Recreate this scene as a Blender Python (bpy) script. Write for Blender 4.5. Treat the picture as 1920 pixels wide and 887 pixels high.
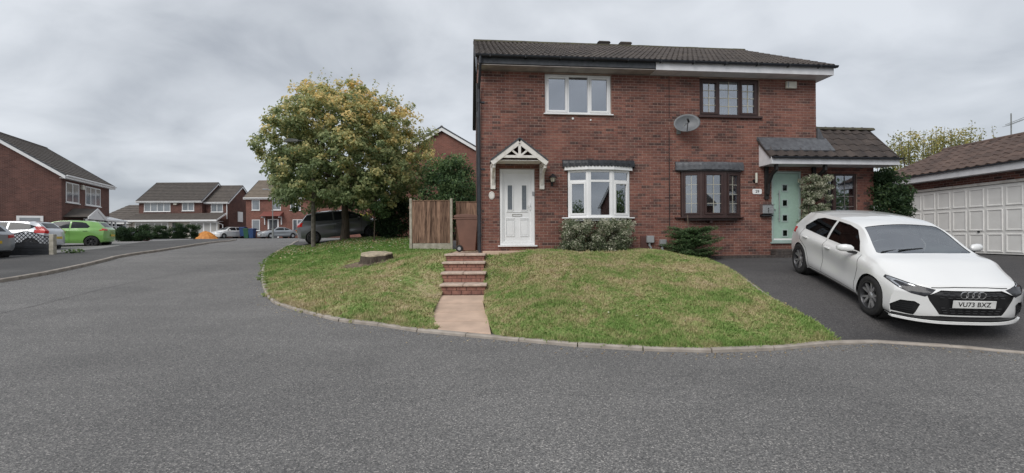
import bpy, bmesh, math, random
import numpy as np
from mathutils import Vector, Matrix
random.seed(7); rng = np.random.default_rng(7)
for o in list(bpy.data.objects): bpy.data.objects.remove(o)
scene = bpy.context.scene
COL = scene.collection
R = math.radians

# ------------------------------------------------------------------ camera
F, ROLL, EYE = 850.0, 0.006, 1.6
cam_d = bpy.data.cameras.new('camera'); cam = bpy.data.objects.new('camera', cam_d); COL.objects.link(cam)
cam_d.sensor_width = 36; cam_d.lens = 36*F/1920; cam_d.clip_end = 3000; cam_d.clip_start = .05
cam.location = (0, 0, EYE)
cam.rotation_euler = (Matrix.Rotation(R(90), 3, 'X') @ Matrix.Rotation(-ROLL, 3, 'Z')).to_euler()
scene.camera = cam
# ------------------------------------------------------------------ light and sky
scene.view_settings.view_transform = 'Standard'; scene.view_settings.look = 'None'
scene.view_settings.exposure = 0.47; scene.view_settings.gamma = 1.0
SUN_EL, SUN_AZ = 42, 214            # high, behind the camera and to the left, through cloud
world = bpy.data.worlds.new('World'); scene.world = world; world.use_nodes = True
nt = world.node_tree; N = nt.nodes; L = nt.links; N.clear()
out = N.new('ShaderNodeOutputWorld'); bg = N.new('ShaderNodeBackground'); bg.inputs['Strength'].default_value = 1.0
sky = N.new('ShaderNodeTexSky'); sky.sky_type = 'NISHITA'; sky.sun_disc = False
sky.sun_elevation = R(SUN_EL); sky.sun_rotation = R(SUN_AZ)
skys = N.new('ShaderNodeVectorMath'); skys.operation = 'SCALE'; skys.inputs['Scale'].default_value = 0.1
L.new(sky.outputs[0], skys.inputs[0])
tc = N.new('ShaderNodeTexCoord'); sep = N.new('ShaderNodeSeparateXYZ'); L.new(tc.outputs['Generated'], sep.inputs[0])
def wmath(op, a, b=None, clamp=False):
    n = N.new('ShaderNodeMath'); n.operation = op; n.use_clamp = clamp
    for i, v in enumerate([a, b]):
        if v is None: continue
        if isinstance(v, (int, float)): n.inputs[i].default_value = v
        else: L.new(v, n.inputs[i])
    return n.outputs[0]
zz = wmath('ADD', wmath('ABSOLUTE', sep.outputs['Z']), 0.34)
cx = wmath('DIVIDE', sep.outputs['X'], zz); cy = wmath('DIVIDE', sep.outputs['Y'], zz)
comb = N.new('ShaderNodeCombineXYZ'); L.new(cx, comb.inputs[0]); L.new(cy, comb.inputs[1])
def wnoise(scale, detail, rough, dist, off):
    mp = N.new('ShaderNodeMapping'); mp.inputs['Location'].default_value = off; mp.inputs['Rotation'].default_value = (0, 0, .5)
    mp.inputs['Scale'].default_value = (1.0, 1.25, 1); L.new(comb.outputs[0], mp.inputs[0])
    n = N.new('ShaderNodeTexNoise'); n.inputs['Scale'].default_value = scale; n.inputs['Detail'].default_value = detail
    n.inputs['Roughness'].default_value = rough; n.inputs['Distortion'].default_value = dist
    L.new(mp.outputs[0], n.inputs['Vector']); return n.outputs['Fac']
n1 = wnoise(2.5, 6, .50, .35, (3.1, 1.7, 0)); n2 = wnoise(1.0, 3, .5, .25, (7.4, 2.2, 3))
mixn = wmath('ADD', wmath('MULTIPLY', n1, .52), wmath('MULTIPLY', n2, .48))
ramp = N.new('ShaderNodeValToRGB'); L.new(mixn, ramp.inputs[0])
e = ramp.color_ramp.elements
e[0].position = .35; e[0].color = (.295, .318, .355, 1)
e[1].position = .60; e[1].color = (.56, .585, .62, 1)
m_ = ramp.color_ramp.elements.new(.46); m_.color = (.425, .45, .485, 1)
mix = N.new('ShaderNodeMix'); mix.data_type = 'RGBA'; mix.inputs['Factor'].default_value = .93
L.new(skys.outputs[0], mix.inputs['A']); L.new(ramp.outputs[0], mix.inputs['B'])
L.new(mix.outputs['Result'], bg.inputs['Color']); L.new(bg.outputs[0], out.inputs[0])
sd = bpy.data.lights.new('sun', 'SUN'); sun = bpy.data.objects.new('sun', sd); COL.objects.link(sun)
sd.energy = 1.5; sd.angle = R(35); sd.color = (1, .97, .93)
# Nishita: sun_rotation measured clockwise from +Y seen from above
sdir = Vector((math.sin(R(SUN_AZ))*math.cos(R(SUN_EL)), math.cos(R(SUN_AZ))*math.cos(R(SUN_EL)), math.sin(R(SUN_EL))))
sun.rotation_euler = sdir.to_track_quat('Z', 'Y').to_euler()
scene.render.engine = 'CYCLES'; scene.cycles.max_bounces = 8; scene.cycles.transparent_max_bounces = 12
scene.cycles.use_denoising = True

# ------------------------------------------------------------------ material helpers
MATS = {}
def newmat(name):
    m = bpy.data.materials.new(name); m.use_nodes = True
    nt = m.node_tree; b = nt.nodes['Principled BSDF']; MATS[name] = m
    return m, nt, b
def nd(nt, t, **kw):
    n = nt.nodes.new(t)
    for k, v in kw.items(): setattr(n, k, v)
    return n
def mth(nt, op, a, b=None, c=None, clamp=False):
    n = nt.nodes.new('ShaderNodeMath'); n.operation = op; n.use_clamp = clamp
    for i, v in enumerate([a, b, c]):
        if v is None: continue
        if isinstance(v, (int, float)): n.inputs[i].default_value = v
        else: nt.links.new(v, n.inputs[i])
    return n.outputs[0]
def noise(nt, vec, scale, detail=3, rough=.5, dist=0):
    n = nd(nt, 'ShaderNodeTexNoise'); n.inputs['Scale'].default_value = scale; n.inputs['Detail'].default_value = detail
    n.inputs['Roughness'].default_value = rough; n.inputs['Distortion'].default_value = dist
    if vec is not None: nt.links.new(vec, n.inputs['Vector'])
    return n.outputs['Fac']
def ramp_(nt, fac, stops):
    r = nd(nt, 'ShaderNodeValToRGB'); nt.links.new(fac, r.inputs[0]); el = r.color_ramp.elements
    for i, (p, c) in enumerate(stops):
        q = el[i] if i < 2 else el.new(p)
        q.position = p; q.color = (*c, 1) if len(c) == 3 else c
    return r.outputs[0]
def mixc(nt, fac, a, b, blend='MIX'):
    n = nd(nt, 'ShaderNodeMix', data_type='RGBA', blend_type=blend)
    for k, v in (('Factor', fac), ('A', a), ('B', b)):
        s = n.inputs[k]
        if isinstance(v, (int, float)): s.default_value = v
        elif isinstance(v, tuple): s.default_value = (*v, 1)
        else: nt.links.new(v, s)
    return n.outputs['Result']
def pos(nt): return nd(nt, 'ShaderNodeNewGeometry').outputs['Position']
def bump(nt, b, h, strength=.3, dist=.01):
    n = nd(nt, 'ShaderNodeBump'); n.inputs['Strength'].default_value = strength; n.inputs['Distance'].default_value = dist
    nt.links.new(h, n.inputs['Height']); nt.links.new(n.outputs[0], b.inputs['Normal'])
def mat(name, c, rough=.6, c2=None, sc=6, detail=4, bsc=None, bs=.2, bd=.005, metal=0, coat=0, spec=.5, lo=.35, hi=.65, obj=False):
    m, nt, b = newmat(name)
    b.inputs['Roughness'].default_value = rough; b.inputs['Metallic'].default_value = metal
    b.inputs['Specular IOR Level'].default_value = spec; b.inputs['Coat Weight'].default_value = coat; b.inputs['Coat Roughness'].default_value = .05
    v = nd(nt, 'ShaderNodeTexCoord').outputs['Object'] if obj else pos(nt)
    if c2 is None: c2 = tuple(x*.82 for x in c)
    nt.links.new(ramp_(nt, noise(nt, v, sc, detail), [(lo, c2), (hi, c)]), b.inputs['Base Color'])
    if bsc: bump(nt, b, noise(nt, v, bsc, 4), bs, bd)
    return m

# brick: one colour per brick from its place on the wall, so single bricks and joined ones agree
BW, BH = .225, .075
def brick_mat(name, cols, mortar, flat, dark=.12, rot=0.0):
    """flat=True: far wall, joints drawn by the material; flat=False: used on real bricks"""
    m, nt, b = newmat(name); b.inputs['Roughness'].default_value = .85; b.inputs['Specular IOR Level'].default_value = .25
    v = nd(nt, 'ShaderNodeTexCoord').outputs['Object'] if flat else pos(nt)
    if not flat:
        vr = nd(nt, 'ShaderNodeVectorRotate', rotation_type='Z_AXIS'); vr.inputs['Angle'].default_value = -rot
        nt.links.new(v, vr.inputs['Vector']); v = vr.outputs[0]
    s = nd(nt, 'ShaderNodeSeparateXYZ'); nt.links.new(v, s.inputs[0])
    uu = mth(nt, 'ADD', s.outputs[0], s.outputs[1]) if flat else s.outputs[0]
    row = mth(nt, 'FLOOR', mth(nt, 'DIVIDE', mth(nt, 'ADD', s.outputs[2], .0001), BH))
    offs = mth(nt, 'MULTIPLY', mth(nt, 'MODULO', mth(nt, 'ABSOLUTE', row), 2.0), .5)
    ub = mth(nt, 'ADD', mth(nt, 'DIVIDE', uu, BW), offs)
    colm = mth(nt, 'FLOOR', ub)
    cb = nd(nt, 'ShaderNodeCombineXYZ'); nt.links.new(colm, cb.inputs[0]); nt.links.new(row, cb.inputs[1])
    wn = nd(nt, 'ShaderNodeTexWhiteNoise', noise_dimensions='2D'); nt.links.new(cb.outputs[0], wn.inputs['Vector'])
    n = len(cols)
    base = ramp_(nt, wn.outputs['Value'], [(i/(n-1)*.98+.01, c) for i, c in enumerate(cols)])
    grime = ramp_(nt, noise(nt, v, .9, 5, .6), [(.33, (.64, .62, .62)), (.62, (1.10, 1.06, 1.02))])
    base = mixc(nt, 1.0, base, grime, 'MULTIPLY')
    fine = ramp_(nt, noise(nt, v, 60, 3, .6), [(.3, (.72, .72, .72)), (.7, (1.2, 1.2, 1.2))])
    base = mixc(nt, 1.0, base, fine, 'MULTIPLY')
    if flat:
        fz = mth(nt, 'FRACT', mth(nt, 'DIVIDE', mth(nt, 'ADD', s.outputs[2], .0001), BH)); fu = mth(nt, 'FRACT', ub)
        j = mth(nt, 'MAXIMUM', mth(nt, 'GREATER_THAN', fz, .86), mth(nt, 'GREATER_THAN', fu, .955))
        base = mixc(nt, j, base, mortar)
        bump(nt, b, mth(nt, 'SUBTRACT', 1.0, j), .6, .006)
    else:
        bump(nt, b, noise(nt, v, 110, 3), .35, .004)
    nt.links.new(base, b.inputs['Base Color'])
    return m
BR = [(0.117,0.060,0.053), (0.225,0.102,0.083), (0.197,0.091,0.075), (0.250,0.116,0.090), (0.218,0.099,0.079), (0.267,0.130,0.101), (0.090,0.057,0.053), (0.202,0.099,0.084), (0.234,0.108,0.086)]
TH = math.atan(.0976); CT, ST = math.cos(TH), math.sin(TH); P0 = (-.820, 12.225)
m_brick = brick_mat('brick_face', BR, None, False, rot=TH)
m_brick_wall = brick_mat('brick_wall', BR, (.36,.27,.24), True)
m_brick_far = brick_mat('brick_far_red', [(.20,.088,.07), (.245,.105,.082), (.18,.08,.064), (.225,.098,.076)], (.27,.18,.15), True)
m_brick_dark = brick_mat('brick_far_brown', [(.125,.062,.052), (.165,.082,.068), (.11,.056,.048), (.15,.074,.062)], (.19,.13,.115), True)
m_mortar = mat('mortar', (.40,.295,.245), .95, (.29,.22,.185), 3, bsc=80, bs=.3)
m_brick_step = mat('brick_orange', (0.338,0.163,0.120), .85, (0.221,0.104,0.081), 9, bsc=60, bs=.4)
m_plinth = mat('brick_dark_edge', (.085,.070,.062), .9, (.05,.042,.04), 12, bsc=60, bs=.4)

m_white = mat('white_upvc', (.82,.82,.82), .32, (.76,.76,.755), 2, coat=.1)
m_white_old = mat('white_paint_weathered', (.74,.71,.66), .55, (.55,.51,.46), 7, lo=.3, hi=.5)
m_fascia = mat('white_fascia', (.74,.74,.76), .45, (.62,.62,.64), 4)
m_soffit_old = mat('weathered_soffit', (.42,.38,.35), .8, (.28,.25,.235), 3)
m_brown = mat('brown_upvc', (.055,.028,.024), .4, (.04,.02,.018), 5)
m_black = mat('black_plastic', (.018,.019,.022), .45, (.012,.012,.014), 4)
m_gutter = mat('dark_gutter', (.03,.035,.045), .45, (.02,.022,.028), 5)
m_lead = mat('lead_sheet', (.115,.12,.13), .5, (.07,.072,.08), 9, bsc=14, bs=.5, bd=.01)
m_lead_dark = mat('black_lead', (.03,.033,.04), .5, (.018,.02,.024), 9, bsc=14, bs=.6, bd=.01)
m_mint = mat('mint_door', (.35,.49,.415), .5, (.32,.45,.38), 14, bsc=60, bs=.15)
m_greenframe = mat('sage_door_frame', (.36,.45,.42), .5, (.32,.40,.37), 3)
m_steel = mat('brushed_steel', (.55,.55,.55), .3, (.45,.45,.46), 30, metal=.9)
m_slate = mat('slate_grey_felt', (.075,.08,.09), .7, (.05,.055,.062), 9)
m_room = mat('dark_room', (.02,.02,.022), .9)
m_curtain = mat('net_curtain', (.62,.64,.66), .9, (.45,.47,.50), 5)
m_timber = mat('black_timber', (.018,.015,.014), .6, (.01,.009,.009), 12)
m_conc = mat('concrete_post', (0.480,0.444,0.372), .9, (0.324,0.300,0.240), 7, bsc=40, bs=.4)
m_kerb = mat('kerb_concrete', (.40,.355,.31), .92, (.28,.245,.21), 5, 6, bsc=50, bs=.6)
m_slab = mat('buff_paving', (.60,.435,.33), .92, (.46,.335,.255), 2.6, 8, bsc=70, bs=.4)
m_tread = mat('step_tread', (0.598,0.474,0.390), .92, (0.416,0.325,0.267), 8, 6, bsc=60, bs=.5)
m_rubber = mat('tyre_rubber', (.016,.016,.017), .85, (.024,.023,.022), 14)
m_bin_brown = mat('brown_bin_plastic', (.19,.095,.068), .6, (.155,.078,.056), 4)
m_bin_green = mat('green_bin_plastic', (.02,.10,.05), .55); m_bin_blue = mat('blue_bin_plastic', (.02,.06,.17), .55)
m_grey_plastic = mat('grey_plastic', (.33,.34,.35), .5, (.27,.28,.29), 5)
m_alarm = mat('cream_plastic', (.62,.60,.52), .5)
m_redtile = mat('red_felt', (.22,.07,.055), .8)
m_garage = mat('garage_door_white', (.80,.79,.765), .5, (.74,.73,.705), 3)
m_tarp_o = mat('orange_tarp', (.62,.24,.03), .6, (.42,.15,.02), 5)
m_cream = mat('cream_render', (.55,.50,.44), .9, (.48,.44,.39), 2)
m_dish = mat('dish_grey', (.15,.158,.17), .5, (.115,.122,.13), 6)
m_lampglass = mat('lantern_glass', (.55,.52,.40), .2)
m_ink = mat('black_lettering', (.012,.012,.012), .5)
m_plate_w = mat('white_plate', (.72,.72,.70), .35); m_plate_y = mat('yellow_plate', (.70,.48,.04), .35)
m_greypost = mat('galvanised_grey', (.25,.26,.25), .6, (.19,.2,.19), 8)
m_laminate = mat('dark_board_fence', (.025,.028,.035), .7, (.015,.017,.02), 4)

def wood_mat(name, c, c2, axis=0):
    m, nt, b = newmat(name); b.inputs['Roughness'].default_value = .85; b.inputs['Specular IOR Level'].default_value = .2
    oi = nd(nt, 'ShaderNodeObjectInfo'); p = pos(nt)
    mp = nd(nt, 'ShaderNodeMapping'); nt.links.new(p, mp.inputs[0]); mp.inputs['Scale'].default_value = (14, 14, 1.1)
    ad = nd(nt, 'ShaderNodeVectorMath', operation='ADD'); nt.links.new(mp.outputs[0], ad.inputs[0])
    cb = nd(nt, 'ShaderNodeCombineXYZ'); nt.links.new(mth(nt, 'MULTIPLY', oi.outputs['Random'], 40.0), cb.inputs[2]); nt.links.new(cb.outputs[0], ad.inputs[1])
    g = noise(nt, ad.outputs[0], 1.4, 5, .6, 1.2)
    base = ramp_(nt, g, [(.32, c2), (.6, c)])
    tone = ramp_(nt, oi.outputs['Random'], [(0, (.55, .53, .52)), (1, (1.25, 1.2, 1.15))])
    nt.links.new(mixc(nt, 1.0, base, tone, 'MULTIPLY'), b.inputs['Base Color']); bump(nt, b, g, .4, .004)
    return m
m_fencewood = wood_mat('fence_board', (.34,.225,.165), (.085,.05,.04))
m_bark = wood_mat('bark', (.15,.125,.10), (.06,.048,.038))
m_cutwood = mat('cut_wood', (.50,.42,.30), .9, (.30,.25,.18), 9, 6, bsc=40, bs=.4)

def tile_mat(name, c, c2, lichen, amt=.62):
    m, nt, b = newmat(name); b.inputs['Roughness'].default_value = .8; b.inputs['Specular IOR Level'].default_value = .35
    p = pos(nt); oi = nd(nt, 'ShaderNodeObjectInfo')
    base = ramp_(nt, noise(nt, p, 2.3, 6, .6), [(.3, c2), (.68, c)])
    base = mixc(nt, ramp_(nt, noise(nt, p, 19, 4, .7), [(amt, (0, 0, 0)), (amt+.07, (1, 1, 1))]), base, lichen)
    tone = ramp_(nt, oi.outputs['Random'], [(0, (.82, .82, .82)), (1, (1.16, 1.14, 1.12))])
    nt.links.new(mixc(nt, 1.0, base, tone, 'MULTIPLY'), b.inputs['Base Color']); bump(nt, b, noise(nt, p, 70, 3), .3, .004)
    return m
m_tile = tile_mat('roof_tile', (.092,.078,.068), (.05,.042,.04), (.20,.185,.14), .70)
m_tile_ext = tile_mat('roof_tile_lichen', (.085,.068,.06), (.042,.034,.032), (.36,.33,.28), .68)
m_tile_garage = tile_mat('garage_roof_tile', (.135,.092,.075), (.075,.052,.045), (.28,.25,.2), .72)
m_tile_far = tile_mat('roof_tile_far', (.12,.105,.092), (.08,.07,.064), (.16,.15,.12), .68)
m_tile_far2 = tile_mat('roof_tile_pale', (.21,.175,.14), (.15,.125,.10), (.22,.2,.16), .68)
m_ridge_moss = mat('mossy_ridge', (.10,.095,.055), .9, (.06,.052,.042), 6, bsc=40, bs=.5)

def glass_mat(name, refl=.3, tint=(.5, .53, .56), trans=.6, rough=.02, fres=.5):
    """window glass: part mirror, part see-through tinted"""
    m = bpy.data.materials.new(name); m.use_nodes = True; nt = m.node_tree; nt.nodes.clear()
    o = nd(nt, 'ShaderNodeOutputMaterial'); g = nd(nt, 'ShaderNodeBsdfGlossy'); g.inputs['Roughness'].default_value = rough
    g.inputs['Color'].default_value = (.92, .95, 1, 1)
    t = nd(nt, 'ShaderNodeBsdfTransparent'); t.inputs['Color'].default_value = tuple(x*trans*1.6 if x*trans*1.6 < 1 else 1 for x in tint) + (1,)
    lw = nd(nt, 'ShaderNodeLayerWeight'); lw.inputs['Blend'].default_value = .25
    f = mth(nt, 'MULTIPLY_ADD', lw.outputs['Fresnel'], fres, refl, clamp=True)
    nb = nd(nt, 'ShaderNodeBump'); nb.inputs['Strength'].default_value = .03; nb.inputs['Distance'].default_value = .02
    nt.links.new(noise(nt, pos(nt), 1.3, 1), nb.inputs['Height']); nt.links.new(nb.outputs[0], g.inputs['Normal'])
    mx = nd(nt, 'ShaderNodeMixShader'); nt.links.new(f, mx.inputs[0]); nt.links.new(t.outputs[0], mx.inputs[1]); nt.links.new(g.outputs[0], mx.inputs[2])
    nt.links.new(mx.outputs[0], o.inputs[0]); return m
m_glass = glass_mat('window_glass', .26)
m_glass_up = glass_mat('window_glass_bright', .34)
m_glass_car = glass_mat('car_glass', .09, (.50, .56, .54), .95, fres=.22)
m_glass_cardark = glass_mat('car_privacy_glass', .035, (.12, .13, .13), .4, fres=.05)
m_glass_opq = mat('car_dark_window', (.03,.034,.038), .08, (.02,.023,.026), 2, spec=.28)
m_frosted = mat('frosted_glass', (.16,.18,.20), .25, (.11,.125,.14), 60)

def asphalt(name, c, c2, speck, sp_amt=.85, patch=.35):
    m, nt, b = newmat(name); b.inputs['Roughness'].default_value = .88; b.inputs['Specular IOR Level'].default_value = .3
    p = pos(nt)
    big = noise(nt, p, patch, 5, .55, .4)
    mp = nd(nt, 'ShaderNodeMapping'); nt.links.new(p, mp.inputs[0]); mp.inputs['Rotation'].default_value = (0, 0, .5); mp.inputs['Scale'].default_value = (.35, 1.3, 1)
    streak = noise(nt, mp.outputs[0], .7, 4, .6)
    base = ramp_(nt, mth(nt, 'ADD', mth(nt, 'MULTIPLY', big, .6), mth(nt, 'MULTIPLY', streak, .4)), [(.36, c2), (.62, c)])
    f1 = noise(nt, p, 130, 2, .8); vo = nd(nt, 'ShaderNodeTexVoronoi'); vo.inputs['Scale'].default_value = 105; nt.links.new(p, vo.inputs['Vector'])
    chip = nd(nt, 'ShaderNodeSeparateColor'); nt.links.new(vo.outputs['Color'], chip.inputs[0])
    tone = ramp_(nt, chip.outputs[0], [(0, (.38, .38, .39)), (.5, (.88, .88, .89)), (.9, (1.4, 1.38, 1.35)), (1, (2.7, 2.6, 2.5))])
    base = mixc(nt, sp_amt, base, mixc(nt, 1.0, base, tone, 'MULTIPLY'))
    base = mixc(nt, .7, base, mixc(nt, 1.0, base, ramp_(nt, noise(nt, p, 34, 4, .9), [(.3, (.58, .58, .58)), (.7, (1.42, 1.42, 1.40))]), 'MULTIPLY'))
    nt.links.new(base, b.inputs['Base Color'])
    h = mth(nt, 'ADD', mth(nt, 'MULTIPLY', vo.outputs['Distance'], 1.0), f1); bump(nt, b, h, .5, .008)
    return m
m_road = asphalt('road_asphalt', (.205,.20,.195), (.145,.142,.14), None)
m_drive = asphalt('drive_asphalt', (.105,.10,.10), (.062,.06,.062), None, .45)
m_pave = asphalt('pavement_asphalt', (.115,.112,.11), (.075,.073,.073), None, .4)
m_apron = mat('concrete_apron', (.27,.26,.25), .9, (.19,.185,.18), 1.5, 6, bsc=50, bs=.3)
m_ground = mat('rough_ground', (.10,.085,.05), .95, (.06,.055,.03), 1.2, 6, bsc=20, bs=.5)
m_soil = mat('bare_soil', (.24,.175,.125), .95, (.10,.072,.052), 9, 6, bsc=24, bs=1.0, bd=.03)

def grass_mat(name, blade):
    m, nt, b = newmat(name); b.inputs['Roughness'].default_value = .75; b.inputs['Specular IOR Level'].default_value = .2
    p = pos(nt); s = nd(nt, 'ShaderNodeSeparateXYZ'); nt.links.new(p, s.inputs[0])
    patch = noise(nt, p, 1.5, 7, .78, .4); fine = noise(nt, p, 16, 4, .8)
    k = mth(nt, 'ADD', mth(nt, 'MULTIPLY', patch, .70), mth(nt, 'MULTIPLY', fine, .30))
    # drier on the open bank right of the path, greener along the kerb and on the flat top left
    dryx = mth(nt, 'MULTIPLY', mth(nt, 'GREATER_THAN', s.outputs[0], -1.5), .0)
    yv = mth(nt, 'MULTIPLY_ADD', mth(nt, 'ABSOLUTE', mth(nt, 'SUBTRACT', s.outputs[1], 10.2)), -.018, .035)
    k = mth(nt, 'ADD', mth(nt, 'ADD', k, .012), mth(nt, 'ADD', yv, dryx))
    col = ramp_(nt, k, [(.37, (.125,.235,.055)), (.46, (.22,.315,.095)), (.52, (.34,.355,.155)), (.58, (.46,.395,.225)), (.66, (.52,.43,.29))])
    rnd = ramp_(nt, noise(nt, p, 130, 2, .9), [(.28, (.32, .32, .32)), (.72, (1.65, 1.65, 1.6))])
    col = mixc(nt, 1.0, col, rnd, 'MULTIPLY')
    nt.links.new(col, b.inputs['Base Color'])
    if not blade: bump(nt, b, noise(nt, p, 45, 5, .8), .9, .03)
    return m
m_lawn = grass_mat('lawn_turf', False); m_blade = grass_mat('grass_blade', True)

def leaf_mat(name, stops, sc=.9, trans=True):
    m, nt, b = newmat(name); b.inputs['Roughness'].default_value = .55; b.inputs['Specular IOR Level'].default_value = .3
    at = nd(nt, 'ShaderNodeAttribute'); at.attribute_name = 'tone'
    col = ramp_(nt, at.outputs['Fac'], stops); nt.links.new(col, b.inputs['Base Color'])
    o = nt.nodes['Material Output']; tr = nd(nt, 'ShaderNodeBsdfTranslucent'); nt.links.new(col, tr.inputs[0])
    mx = nd(nt, 'ShaderNodeMixShader'); mx.inputs[0].default_value = .42
    nt.links.new(b.outputs[0], mx.inputs[1]); nt.links.new(tr.outputs[0], mx.inputs[2]); nt.links.new(mx.outputs[0], o.inputs[0])
    return m
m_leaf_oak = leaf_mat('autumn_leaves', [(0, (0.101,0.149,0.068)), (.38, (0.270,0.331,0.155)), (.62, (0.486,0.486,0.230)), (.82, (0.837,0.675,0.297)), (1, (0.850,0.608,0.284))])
m_leaf_green = leaf_mat('green_leaves', [(0, (0.044,0.083,0.042)), (.5, (0.127,0.210,0.090)), (1, (0.346,0.450,0.196))])
m_leaf_dark = leaf_mat('dark_leaves', [(0, (0.018,0.035,0.020)), (.6, (0.044,0.084,0.035)), (1, (0.110,0.164,0.065))])
m_leaf_varieg = leaf_mat('variegated_leaves', [(0, (.09,.12,.065)), (.45, (.20,.24,.14)), (.6, (.52,.52,.40)), (1, (.72,.70,.56))])
m_leaf_yellow = leaf_mat('yellowing_leaves', [(0, (0.123,0.149,0.052)), (.5, (0.315,0.315,0.105)), (1, (0.595,0.490,0.175))])
m_leaf_fallen = leaf_mat('fallen_leaves', [(0, (0.280,0.175,0.088)), (.6, (0.665,0.525,0.298)), (1, (0.900,0.900,0.735))])
m_leaf_gold = leaf_mat('golden_leaves', [(0, (0.787,0.665,0.035)), (1, (0.900,0.900,0.088))])

def paint(name, c, metal=0, rough=.28, flake=0):
    m = mat(name, c, rough, tuple(x*.96 for x in c), .8, metal=metal, coat=1.0); m.node_tree.nodes['Principled BSDF'].inputs['Coat Roughness'].default_value = .02; return m
m_p_white = paint('car_paint_white', (.80,.80,.79)); m_p_silverwhite = paint('car_paint_pale_silver', (.58,.60,.63), .15)
m_p_green = paint('car_paint_lime', (.20,.42,.10)); m_p_grey = paint('car_paint_dark_grey', (.15,.155,.165), .3, .32)
m_p_silver = paint('car_paint_silver', (.36,.38,.40), .4, .32); m_p_black = paint('car_paint_black', (.012,.012,.014))
m_trim = mat('car_trim_black', (.014,.014,.015), .4, (.01,.01,.011), 9); m_seamd = mat('panel_gap', (.03,.03,.03), .9)
m_seat = mat('car_seat_cloth', (.045,.045,.05), .9); m_alloy = mat('alloy_silver', (.70,.70,.71), .35, (.42,.42,.43), 9, metal=.8)
m_alloy_dk = mat('alloy_dark', (.07,.07,.075), .4, metal=.6); m_chrome = mat('chrome', (.8,.8,.8), .12, (.75,.75,.76), 4, metal=1)
m_redlamp = mat('red_lamp', (.55,.02,.015), .15, (.42,.015,.012), 5, coat=.6); m_headlamp = mat('lamp_clear', (.55,.57,.60), .12, (.35,.36,.38), 9, metal=.5, coat=.8)
m_headdark = mat('lamp_smoked', (.05,.052,.058), .12, (.03,.03,.034), 20, coat=0, spec=.25)

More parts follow.
